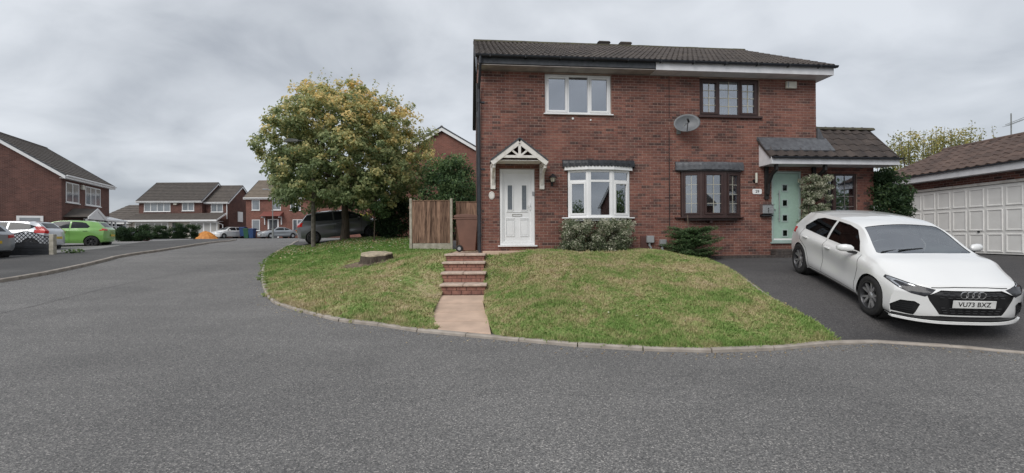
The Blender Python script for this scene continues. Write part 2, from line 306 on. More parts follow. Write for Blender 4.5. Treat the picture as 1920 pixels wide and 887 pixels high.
# ------------------------------------------------------------------ object helpers
ZOFF = {}
def tag(o, label=None, cat=None, group=None, kind=None):
    if label: o['label'] = label
    if cat: o['category'] = cat
    if group: o['group'] = group
    if kind: o['kind'] = kind
    return o
def empty(name, loc, rz=0, label=None, cat=None, group=None, kind=None, lift=True):
    o = bpy.data.objects.new(name, None); COL.objects.link(o); o.location = loc; o.rotation_euler = (0, 0, rz)
    o.empty_display_size = .2; ZOFF[o] = loc[2] if lift else 0.0
    return tag(o, label, cat, group, kind)
def root_of(o):
    while o.parent: o = o.parent
    return o
class MB:
    """collects geometry; build() links it as ONE mesh object"""
    def __init__(s): s.v = []; s.f = []; s.m = []; s.mats = []; s.cur = 0
    def use(s, m):
        if m not in s.mats: s.mats.append(m)
        s.cur = s.mats.index(m); return s
    def face(s, pts):
        n = len(s.v); s.v += [tuple(p) for p in pts]; s.f.append(tuple(range(n, n+len(pts)))); s.m.append(s.cur)
    def add(s, vs, fs):
        n = len(s.v); s.v += [tuple(p) for p in vs]; s.f += [tuple(i+n for i in f) for f in fs]; s.m += [s.cur]*len(fs); return s
    def box(s, x0, x1, y0, y1, z0, z1, M=None):
        vs = [(x, y, z) for z in (z0, z1) for y in (y0, y1) for x in (x0, x1)]
        if M is not None: vs = [tuple(M @ Vector(v)) for v in vs]
        return s.add(vs, [(0,2,3,1), (4,5,7,6), (0,1,5,4), (2,6,7,3), (0,4,6,2), (1,3,7,5)])
    def hexa(s, b, t):     # bottom four and top four points, counterclockwise
        return s.add(list(b)+list(t), [(3,2,1,0), (4,5,6,7)] + [(i, (i+1) % 4, (i+1) % 4+4, i+4) for i in range(4)])
    def prism(s, poly, a, b, axis='y'):
        def P(p, t): return {'y': (p[0], t, p[1]), 'x': (t, p[0], p[1]), 'z': (p[0], p[1], t)}[axis]
        n = len(poly); vs = [P(p, a) for p in poly] + [P(p, b) for p in poly]
        return s.add(vs, [tuple(range(n)), tuple(range(2*n-1, n-1, -1))] + [(i, i+n, (i+1) % n+n, (i+1) % n) for i in range(n)])
    def tube(s, pts, r, n=8, caps=True):
        pts = [Vector(p) for p in pts]; rr = r if isinstance(r, (list, tuple)) else [r]*len(pts)
        base = len(s.v); up = None
        for i, p in enumerate(pts):
            d = (pts[min(i+1, len(pts)-1)] - pts[max(i-1, 0)]).normalized()
            if up is None: up = d.orthogonal().normalized()
            up = (up - d*up.dot(d)); up = up.normalized() if up.length > 1e-6 else d.orthogonal().normalized()
            w = d.cross(up)
            for k in range(n):
                a = 2*math.pi*k/n; s.v.append(tuple(p + (up*math.cos(a) + w*math.sin(a))*rr[i]))
        for i in range(len(pts)-1):
            for k in range(n):
                s.f.append((base+i*n+k, base+i*n+(k+1) % n, base+(i+1)*n+(k+1) % n, base+(i+1)*n+k)); s.m.append(s.cur)
        if caps:
            s.f.append(tuple(range(base+n-1, base-1, -1))); s.m.append(s.cur)
            e = base+(len(pts)-1)*n; s.f.append(tuple(range(e, e+n))); s.m.append(s.cur)
        return s
    def lathe(s, prof, c, axis='y', n=24, closed=False):
        """prof: (radius, along-axis)"""
        base = len(s.v)
        for (r, t) in prof:
            for k in range(n):
                a = 2*math.pi*k/n; u, w = r*math.cos(a), r*math.sin(a)
                s.v.append({'y': (c[0]+u, c[1]+t, c[2]+w), 'x': (c[0]+t, c[1]+u, c[2]+w), 'z': (c[0]+u, c[1]+w, c[2]+t)}[axis])
        m = len(prof)
        for i in range(m if closed else m-1):
            j = (i+1) % m
            for k in range(n): s.f.append((base+i*n+k, base+i*n+(k+1) % n, base+j*n+(k+1) % n, base+j*n+k)); s.m.append(s.cur)
        return s
    def build(s, name, m, parent=None, label=None, cat=None, group=None, kind=None, bevel=0, smooth=None, shift=True, data_only=False):
        me = bpy.data.meshes.new(name)
        dz = ZOFF.get(root_of(parent), 0) if (parent is not None and shift) else 0
        vs = np.array(s.v, dtype=float); 
        if len(vs): vs -= np.array(dz) if isinstance(dz, tuple) else np.array((0, 0, dz))
        me.from_pydata(vs.tolist(), [], s.f)
        ml = s.mats if s.mats else [m]
        for x in ml: me.materials.append(x)
        if s.mats: me.polygons.foreach_set('material_index', s.m)
        bm = bmesh.new(); bm.from_mesh(me); bmesh.ops.recalc_face_normals(bm, faces=bm.faces); bm.to_mesh(me); bm.free()
        if smooth:
            me.shade_smooth(); me.set_sharp_from_angle(angle=R(smooth))
        if data_only: return me
        o = bpy.data.objects.new(name, me); COL.objects.link(o)
        if parent is not None: o.parent = parent
        if bevel:
            b = o.modifiers.new('bevel', 'BEVEL'); b.width = bevel; b.segments = 1; b.limit_method = 'ANGLE'
        return tag(o, label, cat, group, kind)
def inst(name, me, parent, loc, rot=(0, 0, 0), scale=(1, 1, 1), **kw):
    o = bpy.data.objects.new(name, me); COL.objects.link(o); o.parent = parent; o.location = loc; o.rotation_euler = rot; o.scale = scale
    return tag(o, **kw)
def copy_tree(o, parent=None):
    c = o.copy(); COL.objects.link(c); c.parent = parent
    for ch in list(o.children): copy_tree(ch, c)
    return c

# cutting a polygon (seen along an axis) out of a mesh
AX = {'y': (0, 2), 'x': (1, 2), 'z': (0, 1)}
def pip(poly, x, y):
    c = False; n = len(poly)
    for i in range(n):
        x1, y1 = poly[i]; x2, y2 = poly[i-1]
        if (y1 > y) != (y2 > y) and x < (x2-x1)*(y-y1)/(y2-y1)+x1: c = not c
    return c
def cookie(bm, poly, axis, filt=None, grow=.01):
    a, b = AX[axis]; xs = [p[0] for p in poly]; ys = [p[1] for p in poly]
    lo = (min(xs)-grow, min(ys)-grow); hi = (max(xs)+grow, max(ys)+grow)
    n = len(poly)
    for i in range(n):
        p, q = poly[i-1], poly[i]; no = Vector((0, 0, 0)); no[a] = q[1]-p[1]; no[b] = -(q[0]-p[0])
        if no.length < 1e-7: continue
        co = Vector((0, 0, 0)); co[a], co[b] = p
        fs = []
        e0, e1 = min(p[0], q[0])-grow, max(p[0], q[0])+grow; g0, g1 = min(p[1], q[1])-grow, max(p[1], q[1])+grow
        for f in bm.faces:
            us = [v.co[a] for v in f.verts]; ws = [v.co[b] for v in f.verts]
            if max(us) < e0 or min(us) > e1 or max(ws) < g0 or min(ws) > g1: continue
            if filt and not filt(f): continue
            fs.append(f)
        if not fs: continue
        es = {e for f in fs for e in f.edges}; vs = {v for f in fs for v in f.verts}
        bmesh.ops.bisect_plane(bm, geom=list(vs)+list(es)+fs, plane_co=co, plane_no=no.normalized(), dist=1e-5)
    res = []
    for f in bm.faces:
        c = f.calc_center_median()
        if lo[0] <= c[a] <= hi[0] and lo[1] <= c[b] <= hi[1] and pip(poly, c[a], c[b]) and (not filt or filt(f)): res.append(f)
    return res

# ------------------------------------------------------------------ the lie of the land
KN = np.array([(-1e4,0),(7,0),(10,.12),(16,.58),(22,1.03),(28,1.33),(40,1.48),(58,1.57),(90,1.6),(1e4,1.6)], float)
_ys = np.arange(-20, 120, .25); _zs = np.interp(_ys, KN[:, 0], KN[:, 1]); _k = np.ones(9)/9
_zs[4:-4] = np.convolve(_zs, _k, 'valid')
def zr(y): return float(np.interp(y, _ys, _zs))
def ray(px, py):
    dx = (px-960)/F; dy = (443.5-py)/F
    return dx*math.cos(ROLL)+dy*math.sin(ROLL), -dx*math.sin(ROLL)+dy*math.cos(ROLL)
def on(px, py, dz=0, zf=None):
    a, b = ray(px, py)
    for i in range(150, 9000):
        Y = i*.02; z = (zf(a*Y, Y) if zf else zr(Y))+dz
        if EYE+b*Y <= z: return (a*Y, Y, z)
def smooth_line(P, n=6):
    P = [np.array(p, float) for p in P]; Q = [2*P[0]-P[1]]+P+[2*P[-1]-P[-2]]; o = []
    for i in range(1, len(Q)-2):
        for t in np.linspace(0, 1, n, endpoint=False):
            a, b, c, d = Q[i-1], Q[i], Q[i+1], Q[i+2]
            o.append(.5*(2*b+(c-a)*t+(2*a-5*b+4*c-d)*t*t+(3*b-a-3*c+d)*t**3))
    o.append(P[-1]); return o
def _kp(px, py, h): x, y, z = on(px, py, 0); return (x, y+.05, zr(y)+h)
KERB = [(8.6, 5.2, .03)] + [_kp(*p, .03) for p in [(1920,664),(1750,649),(1620,643)]] + [_kp(*p, .055) for p in [(1560,647),(1480,656),(1400,660),(1320,662),(1170,657),(1050,648),(920,636),(800,625),(720,613),(640,604),(570,586),(518,571),(500,551),(492,522),(495,501),(503,485),(524,470),(545,460)]]
KERB = KERB + [(-13.0, 27.0, zr(27)+.06), (-14.6, 31, zr(31)+.06)]
kerb_line = smooth_line(KERB, 6)
LK = [(-16.6, 3, .1), (-15.1, 9, zr(9)+.05)] + [(lambda q: (q[0], q[1], zr(q[1])+.105))(on(*p, .04)) for p in [(0,527),(100,510),(190,490),(220,482),(270,474),(300,470),(390,456)]] + [(-19.4, 31, zr(31)+.1), (-22.5, 37, zr(37)+.1)]
lkerb_line = smooth_line(LK, 6)

_kX = np.array([(p[0], p[1]) for p in sorted([(q[0], q[1]) for q in kerb_line if q[1] < 10 and q[0] > 3])])
def drive_z(x, y):
    b_ = float(np.interp(y, [5, 6.3, 7.33, 9.9, 12.6, 14, 40], [.02, .045, .31, .78, .97, .97, .99]))
    d_ = min(max((y-float(np.interp(x, _kX[:, 0], _kX[:, 1])))/1.0, 0), 1); return .03+(b_-.03)*d_*d_*(3-2*d_)
def hp(u, y=0.0): return (P0[0]+u*CT-y*ST, P0[1]+u*ST+y*CT)      # house-local to world
CP = [(p[0], p[1]+.05, p[2]-.01) for p in kerb_line[18::4]]
CP += [(-.30,6.9,.13), (-1.3,6.9,.13), (-.55,8.5,.22), (-1.6,8.5,.23), (-.52,10.2,.36), (-1.75,10.2,.40), (-.5,10.9,.70), (-.5,11.5,.98), (-.6,12.1,1.15), (-1.9,11,.80), (-1.95,11.9,1.12)]
CP += [(*hp(u, -.02), z) for u, z in [(.1,1.19), (1.3,1.2), (2.5,1.2), (3.8,1.2), (4.8,1.18), (5.6,1.08), (6.5,.97)]]
CP += [(4.8,6.8,.13), (4.6,8.05,.47), (4.8,9.3,.68), (5.2,12,.96), (.3,8,.34), (.3,10,.74), (2,8.5,.55), (2,10.3,.96), (3.5,10.5,.94), (3.8,8,.44), (1,11.4,1.17), (3.5,11.6,1.18)]
CP += [(-4.1,13.2,.80), (-4.1,14.2,.98), (-4,17.7,1.12), (-1.3,17.7,1.1), (-1.9,13.6,1.14), (-1.0,13.4,1.15), (-6,18,1.16), (-8,18,1.03), (-8.1,22,1.50), (-9.6,22,1.2), (-6,21,1.45), (-9.4,20,1.06),
       (-5,21,1.5), (-3,9.5,.40), (-3,11.5,.78), (-5,11.5,.50), (-6.5,14,.66), (-4,25,1.66), (-6.5,24.5,1.62), (-9.5,24,1.42), (-11.5,27,1.40), (-6,30,1.6), (-12,30,1.45), (0,24,1.5)]
_cp = np.array(CP); 
def _U(r): return np.where(r < 1e-6, 0, r*r*np.log(np.maximum(r, 1e-6)))
_n = len(_cp); _K = _U(np.linalg.norm(_cp[:, None, :2]-_cp[None, :, :2], axis=2)) + np.eye(_n)*.02
_P = np.c_[np.ones(_n), _cp[:, :2]]; _A = np.block([[_K, _P], [_P.T, np.zeros((3, 3))]])
_w = np.linalg.solve(_A, np.r_[_cp[:, 2], 0, 0, 0])
def lawn_zs(X, Y):
    r = np.hypot(X[:, None]-_cp[None, :, 0], Y[:, None]-_cp[None, :, 1])
    return _U(r) @ _w[:_n] + _w[_n] + _w[_n+1]*X + _w[_n+2]*Y
def lawn_z(x, y): return float(lawn_zs(np.array([x]), np.array([y]))[0])

def sheet(name, poly, zf, step, m, kind='structure', vec=False, skirt=0, **kw):
    xs = [p[0] for p in poly]; ys = [p[1] for p in poly]
    bm = bmesh.new()
    X = np.arange(min(xs)-.01, max(xs)+step, step); Y = np.arange(min(ys)-.01, max(ys)+step, step)
    G = [[bm.verts.new((x, y, 0)) for x in X] for y in Y]
    for j in range(len(Y)-1):
        for i in range(len(X)-1): bm.faces.new((G[j][i], G[j][i+1], G[j+1][i+1], G[j+1][i]))
    keep = set(cookie(bm, [(p[0], p[1]) for p in poly], 'z', grow=step*.1))
    bmesh.ops.delete(bm, geom=[f for f in bm.faces if f not in keep], context='FACES')
    if vec:
        co = np.array([v.co[:2] for v in bm.verts]); z = zf(co[:, 0], co[:, 1])
        for v, h in zip(bm.verts, z): v.co.z = h
    else:
        for v in bm.verts: v.co.z = zf(v.co.x, v.co.y)
    if skirt:
        r = bmesh.ops.extrude_edge_only(bm, edges=[e for e in bm.edges if e.is_boundary])
        for v in r['geom']:
            if isinstance(v, bmesh.types.BMVert): v.co.z -= skirt
    me = bpy.data.meshes.new(name); bm.to_mesh(me); bm.free(); me.materials.append(m); me.shade_smooth()
    o = bpy.data.objects.new(name, me); COL.objects.link(o); tag(o, kind=kind, **kw); return o

# ground to the horizon, just under everything else
def strip(name, X, Y, zf, m, **kw):
    b = MB()
    for i in range(len(Y)-1):
        for j in range(len(X)-1):
            b.face([(X[j], Y[i], zf(Y[i])), (X[j+1], Y[i], zf(Y[i])), (X[j+1], Y[i+1], zf(Y[i+1])), (X[j], Y[i+1], zf(Y[i+1]))])
    return b.build(name, m, kind='structure', smooth=60, **kw)
strip('ground', [-900, -80, -30, 40, 900], [-300, -20, 0, 6, 7, 8, 9, 10, 12, 14, 16, 19, 22, 25, 28, 34, 40, 50, 58, 70, 90, 300, 1500], lambda y: zr(min(max(y, -19), 119))-.25, m_ground)
strip('road', [-45, -30, -16, -8, 0, 8, 16, 30], [-14]+[y*.5 for y in range(10, 116)], lambda y: zr(y), m_road)
lawn_right = [(p[0], p[1]) for p in kerb_line if p[0] <= 4.85 and p[0] >= -.3 and p[1] < 9]
LR = lawn_right + [(-.34, 7.45), (-.52, 8.6), (-.63, 10.2), (-.67, 10.6), (-.71, 11.1), (-.73, 12.0), (-.73, 12.26)] + [hp(.3), hp(6.6)] + [(5.2, 12), (4.8, 9.3), (4.62, 8.05), (4.72, 7.2)]
lawn_left = [(p[0], p[1]) for p in kerb_line if p[0] <= -1.30 and p[1] < 24.3]
LL = [(-1.26, 7.55)] + lawn_left + [(-10.5, 22.9), (-8.6, 23.0), (-6.2, 24.2), (-4.2, 24.2), (-4.02, 17.72), (-1.25, 17.6), (-1.2, 14.1), (-1.75, 14.1), (-1.70, 12.1), (-1.66, 11.2), (-1.60, 10.25), (-1.58, 10.2), (-1.5, 8.5)]
sheet('lawn_right', LR, lambda X, Y: lawn_zs(X, Y), .25, m_lawn, vec=True, skirt=.2)
sheet('lawn_left', LL, lambda X, Y: lawn_zs(X, Y), .3, m_lawn, vec=True, skirt=.2)
DR = [(4.72, 7.2), (4.62, 8.05), (4.8, 9.3), (5.2, 12), hp(6.3, .0), hp(12.2, .0), (14.35, 14), (14.35, 24), (26, 24), (26, 3.4)] + [(p[0], p[1]) for p in kerb_line if p[0] >= 4.8]
sheet('driveway', DR, drive_z, .25, m_drive, skirt=.15)
sheet('upper_driveway', [(-10.6, 22.8), (-8.6, 22.9), (-6.2, 24.1), (-4.2, 24.1), (-4.2, 27.2), (-12.7, 26.6), (-11.5, 23.6)], lambda X, Y: lawn_zs(X, Y)+.03, .5, m_drive, vec=True)
# left pavement and the front yards beyond it
LP = [(p[0]-.04, p[1]) for p in lkerb_line]
sheet('pavement', LP + [(-26, 37), (-22.6, 27.5), (-20.3, 22.4), (-20.6, 19.6), (-22.3, 15), (-24, 3)], lambda x, y: zr(y)+.085, .6, m_pave)
sheet('front_yard', [(-20.3, 22.4), (-20.6, 19.6), (-22.3, 15), (-24, 3), (-60, 3), (-60, 44), (-31, 44), (-26, 37), (-22.6, 27.5)], lambda x, y: zr(y)+.075, 1.0, m_apron)
sheet('far_yard', [(-60, 57.2), (-60, 75), (12, 75), (12, 57.2)], lambda x, y: zr(y)+.05, 4, m_apron)

# kerbs: stones laid along the line, each its own
def kerb_stones(name, line, w, h, label_kind, side=1, gap=.012, L0=.9, far=21, down=.16, height=None):
    root = empty(name, (0, 0, 0), kind='structure')
    me = MB(); c = .018
    prof = [(-w/2, -down), (w/2, -down), (w/2, -c), (w/2-c, 0), (-w/2+c, 0), (-w/2, -c)]
    me.prism([(a, b) for a, b in prof], -.5, .5, 'x')       # x along the stone
    data = me.build(name+'_stone', m_kerb, data_only=True)
    P = [Vector(p) for p in line]; seg = [0]
    for a, b in zip(P, P[1:]): seg.append(seg[-1]+(b-a).length)
    tot = seg[-1]; n = int(tot/L0)
    S = np.array(seg); A = np.array([list(p) for p in P])
    def at(s): return Vector([np.interp(s, S, A[:, k]) for k in range(3)])
    farb = MB()
    for i in range(n):
        a, b = at(i*L0), at((i+1)*L0); c_ = (a+b)/2; d = b-a
        rz = math.atan2(d.y, d.x)+random.uniform(-.008, .008); rt = -math.asin(d.z/d.length)
        M = Matrix.LocRotScale(c_+Vector((0, 0, random.uniform(-.004, .004))), Matrix.Rotation(rz, 3, 'Z').to_quaternion() @ Matrix.Rotation(rt, 3, 'Y').to_quaternion(), Vector((d.length-gap, 1, 1)))
        if c_.y < far:
            o = bpy.data.objects.new('kerb_stone', data); COL.objects.link(o); o.parent = root; o.matrix_local = M
        else:
            vs = [tuple(M @ v.co) for v in data.vertices]; farb.add(vs, [tuple(p.vertices) for p in data.polygons])
    if farb.v: farb.build('kerb_stone_run', m_kerb, root, kind='stuff')
    return root
kerb_stones('kerb', [p for p in kerb_line], .12, .1, '')
kerb_stones('opposite_kerb', [p for p in lkerb_line], .14, .1, '', far=24)

# old tarred joints and a few repaired scars in the road, and gully grates
def seam(pts, w, name='tar_seam', m=None):
    L_ = smooth_line([(*p, 0) for p in pts], 8); b = MB()
    for i, (p, q) in enumerate(zip(L_, L_[1:])):
        d_ = np.array(q)-np.array(p); d_ /= np.linalg.norm(d_)+1e-9; n_ = np.array((-d_[1], d_[0], 0)); w0 = w*(.7+.5*math.sin(i*1.7)); w1 = w*(.7+.5*math.sin(i*1.7+1.7))
        b.face([(*(p+n_*w0)[:2], zr(p[1])+.004), (*(p-n_*w0)[:2], zr(p[1])+.004), (*(q-n_*w1)[:2], zr(q[1])+.004), (*(q+n_*w1)[:2], zr(q[1])+.004)])
    return b.build(name, m or m_tar, kind='structure')
m_tar = mat('worn_tar', (.105,.10,.098), .85, (.135,.13,.128), 14, 6, bsc=60, bs=.5)
seam([on(*p)[:2] for p in [(-60,600),(60,575),(180,545),(300,520),(430,497)]], .022)

kerb_stones('lawn_edging', [(x, y, drive_z(x, y)+.045) for x, y in [(4.80, 6.95), (4.70, 7.3), (4.60, 8.05), (4.68, 8.7), (4.78, 9.3), (4.98, 10.6), (5.18, 12.0)]], .05, .05, '', L0=.75, down=.12)

# ------------------------------------------------------------------ the semi-detached pair
HB = .95
house = empty('semi_detached_house', (P0[0], P0[1], HB), TH, 'red brick semi-detached pair with tiled roof, white door left and mint door right', 'house')
WU = 9.72; WZ0, WZ1 = .80, 6.09; DEP = 7.6
OPEN = [(1.75,3.62,4.94,6.06), (6.18,7.98,4.96,6.06), (.49,1.46,1.34,3.44), (2.36,4.12,2.11,3.47), (5.60,7.38,2.11,3.45), (8.33,9.25,1.37,3.44)]
def wall_rects(u0, u1, z0, z1, holes):
    us = sorted({u0, u1, *[h[0] for h in holes], *[h[1] for h in holes]}); zs = sorted({z0, z1, *[h[2] for h in holes], *[h[3] for h in holes]})
    us = [u for u in us if u0 <= u <= u1]; zs = [z for z in zs if z0 <= z <= z1]
    for a, b in zip(us, us[1:]):
        for c, d in zip(zs, zs[1:]):
            cu, cz = (a+b)/2, (c+d)/2
            if not any(h[0] < cu < h[1] and h[2] < cz < h[3] for h in holes): yield a, b, c, d
def brick_list(u0, u1, z0, z1, holes):
    out = []; r0 = int(math.floor(z0/BH)); r1 = int(math.ceil(z1/BH))
    for r in range(r0, r1):
        za, zb = r*BH+.005, (r+1)*BH-.005
        if za < z0-.02 or zb > z1+.01: continue
        off = (abs(r) % 2)*.5
        k0 = int(math.floor(u0/BW+off))-1; k1 = int(math.ceil(u1/BW+off))+1
        for k in range(k0, k1):
            a, b = (k-off)*BW+.005, (k+1-off)*BW-.005
            a, b = max(a, u0), min(b, u1)
            if b-a < .03: continue
            segs = [(a, b)]
            for h in holes:
                if zb > h[2]+.02 and za < h[3]-.02:
                    ns = []
                    for p, q in segs:
                        if q <= h[0] or p >= h[1]: ns.append((p, q)); continue
                        if p < h[0]: ns.append((p, h[0]))
                        if q > h[1]: ns.append((h[1], q))
                    segs = ns
            out += [(p, q, za, zb) for p, q in segs if q-p > .03]
    return out
def brick_wall(parent, u0, u1, z0, z1, holes, y=0.0, nsingle=300, near=None, proud=.006, mk=None, depth=.10):
    """mortar slab with real bricks standing proud of it; the nearest ones are objects of their own"""
    b = MB()
    for a, c, d, e in wall_rects(u0, u1, z0, z1, holes): b.box(a, c, y+proud, y+depth, d, e)
    wall = b.build('wall', m_mortar, parent)
    L_ = brick_list(u0, u1, z0, z1, holes)
    if near: L_.sort(key=lambda q: near((q[0]+q[1])/2, (q[2]+q[3])/2))
    dz = ZOFF.get(root_of(parent), 0)
    shared = {}
    def data(w):
        w = round(w, 3)
        if w not in shared:
            m = MB(); x, h, c = w/2, .0325, .003
            m.add([(-x, proud, -h), (x, proud, -h), (x, proud, h), (-x, proud, h), (-x+c, 0, -h+c), (x-c, 0, -h+c), (x-c, 0, h-c), (-x+c, 0, h-c)],
                  [(4,5,6,7), (0,1,5,4), (1,2,6,5), (2,3,7,6), (3,0,4,7)])
            shared[w] = m.build('brick', mk or m_brick, data_only=True)
        return shared[w]
    for a, c, d, e in L_[:nsingle]:
        inst('brick', data(c-a), wall, ((a+c)/2, y+random.uniform(-.002, .0015), (d+e)/2-dz), (random.uniform(-.006, .006), 0, random.uniform(-.006, .006)))
    rest = MB(); h, c_ = .0325, .003
    for a, c, d, e in L_[nsingle:]:
        yy = y+random.uniform(-.002, .0015)
        rest.add([(a, y+proud, d), (c, y+proud, d), (c, y+proud, e), (a, y+proud, e), (a+c_, yy, d+c_), (c-c_, yy, d+c_), (c-c_, yy, e-c_), (a+c_, yy, e-c_)],
                 [(4,5,6,7), (0,1,5,4), (1,2,6,5), (2,3,7,6), (3,0,4,7)])
    if rest.v: rest.build('brickwork', mk or m_brick, wall, kind='stuff')
    return wall
brick_wall(house, 0, WU, WZ0, WZ1, OPEN, near=lambda u, z: math.hypot(*hp(u), z-EYE))
b = MB(); b.box(.002, .1, .103, DEP, WZ0, WZ1); b.box(WU-.1, WU-.002, .103, DEP, WZ0, WZ1); b.box(0, WU, DEP+.002, DEP+.1, WZ0, WZ1)
b.prism([(.02, WZ1), (DEP, WZ1), (3.8, 8.32)], .004, .09, 'x'); b.prism([(.02, WZ1), (DEP, WZ1), (3.8, 8.32)], WU-.09, WU-.004, 'x')
b.build('side_wall', m_brick_wall, house)
b = MB()
for (a, c, d, e) in OPEN:                       # dark rooms behind the openings
    if a in (.49, 8.33): continue
    b.box(a-.3, c+.3, 1.6, 1.62, d-.4, e+.02); b.box(a-.3, a-.28, .1, 1.6, d-.4, e+.02); b.box(c+.28, c+.3, .1, 1.6, d-.4, e+.02); b.box(a-.3, c+.3, .11, 1.6, d-.4, d-.38)
b.build('room_interior', m_room, house)

def frame_rect(b, u0, u1, z0, z1, w, y0, y1, M=None):
    b.box(u0, u0+w, y0, y1, z0, z1, M); b.box(u1-w, u1, y0, y1, z0, z1, M); b.box(u0+w, u1-w, y0, y1, z0, z0+w, M); b.box(u0+w, u1-w, y0, y1, z1-w, z1, M)
def window(parent, u0, u1, z0, z1, divs, m, gm, y=.05, fw=.055, sash=(), bars=None, sillp=None, name='window', M=None, barm=None, transom=None, sz=.05):
    """divs: u positions of the mullions; sash: which lights open (thicker frame)"""
    w = empty(name, (0, 0, 0)); w.parent = parent; ZOFF[w] = 0
    b = MB(); frame_rect(b, u0, u1, z0, z1, fw, y, y+.07, M)
    e = [u0+fw] + [x for d in divs for x in (d-fw/2, d+fw/2)] + [u1-fw]
    for d in divs: b.box(d-fw/2, d+fw/2, y+.001, y+.069, z0+fw, z1-fw, M)
    lights = []
    for i in range(0, len(e), 2):
        lo, hi = e[i], e[i+1]
        if transom: b.box(lo, hi, y+.001, y+.069, transom-fw/2, transom+fw/2, M); zs = [(z0+fw, transom-fw/2), (transom+fw/2, z1-fw)]
        else: zs = [(z0+fw, z1-fw)]
        for k, (p, q) in enumerate(zs):
            if i//2 in sash and k == 0: frame_rect(b, lo, hi, p, q, sz, y-.018, y+.05, M); lights.append((lo+sz, hi-sz, p+sz, q-sz))
            else: lights.append((lo, hi, p, q))
    b.build('frame', m, w, bevel=.004)
    for lo, hi, p, q in lights:
        g = MB(); g.box(lo-.004, hi+.004, y+.03, y+.042, p-.004, q+.004, M); pane = g.build('pane', gm, w)
        if bars:
            g = MB(); nu, nz = bars
            for k in range(1, nu): x = lo+(hi-lo)*k/nu; g.box(x-.007, x+.007, y+.016, y+.026, p, q, M)
            for k in range(1, nz): z = p+(q-p)*k/nz; g.box(lo, hi, y+.0165, y+.0255, z-.007, z+.007, M)
            g.build('glazing_bar', barm or m_white, w)
    if sillp:
        g = MB(); s0, s1, st, sp = sillp; g.box(u0-s0, u1+s0, y-sp, y+.075, z0-st, z0-.001, M); g.build('sill', s1, w, bevel=.004)
    return w
wu = window(house, 1.76, 3.61, 4.965, 6.05, [2.405, 2.985], m_white, m_glass_up, sash=(0, 2), sillp=(.05, m_white, .035, .11))
b = MB(); b.box(1.8, 3.57, .35, .36, 4.9, 6.04); b.build('blind', mat('grey_blind', (.33,.34,.36), .9), wu)
wr_ = window(house, 6.19, 7.97, 4.99, 6.05, [6.775, 7.395], m_brown, m_glass_up, sash=(0, 2), bars=(2, 4), sillp=(.06, m_brown, .06, .12), fw=.06, barm=mat('brass_bar', (.62,.58,.45), .5), sz=.055)
b = MB()
for a, c in [(6.22, 6.6), (6.86, 7.3), (7.48, 7.93)]:
    n = 14
    for i in range(n):
        x = a+(c-a)*i/n; b.face([(x, .22+.03*(i % 2), 4.95), (x+(c-a)/n, .22+.03*((i+1) % 2), 4.95), (x+(c-a)/n, .22+.03*((i+1) % 2), 6.04), (x, .22+.03*(i % 2), 6.04)])
b.build('curtain', m_curtain, wr_)

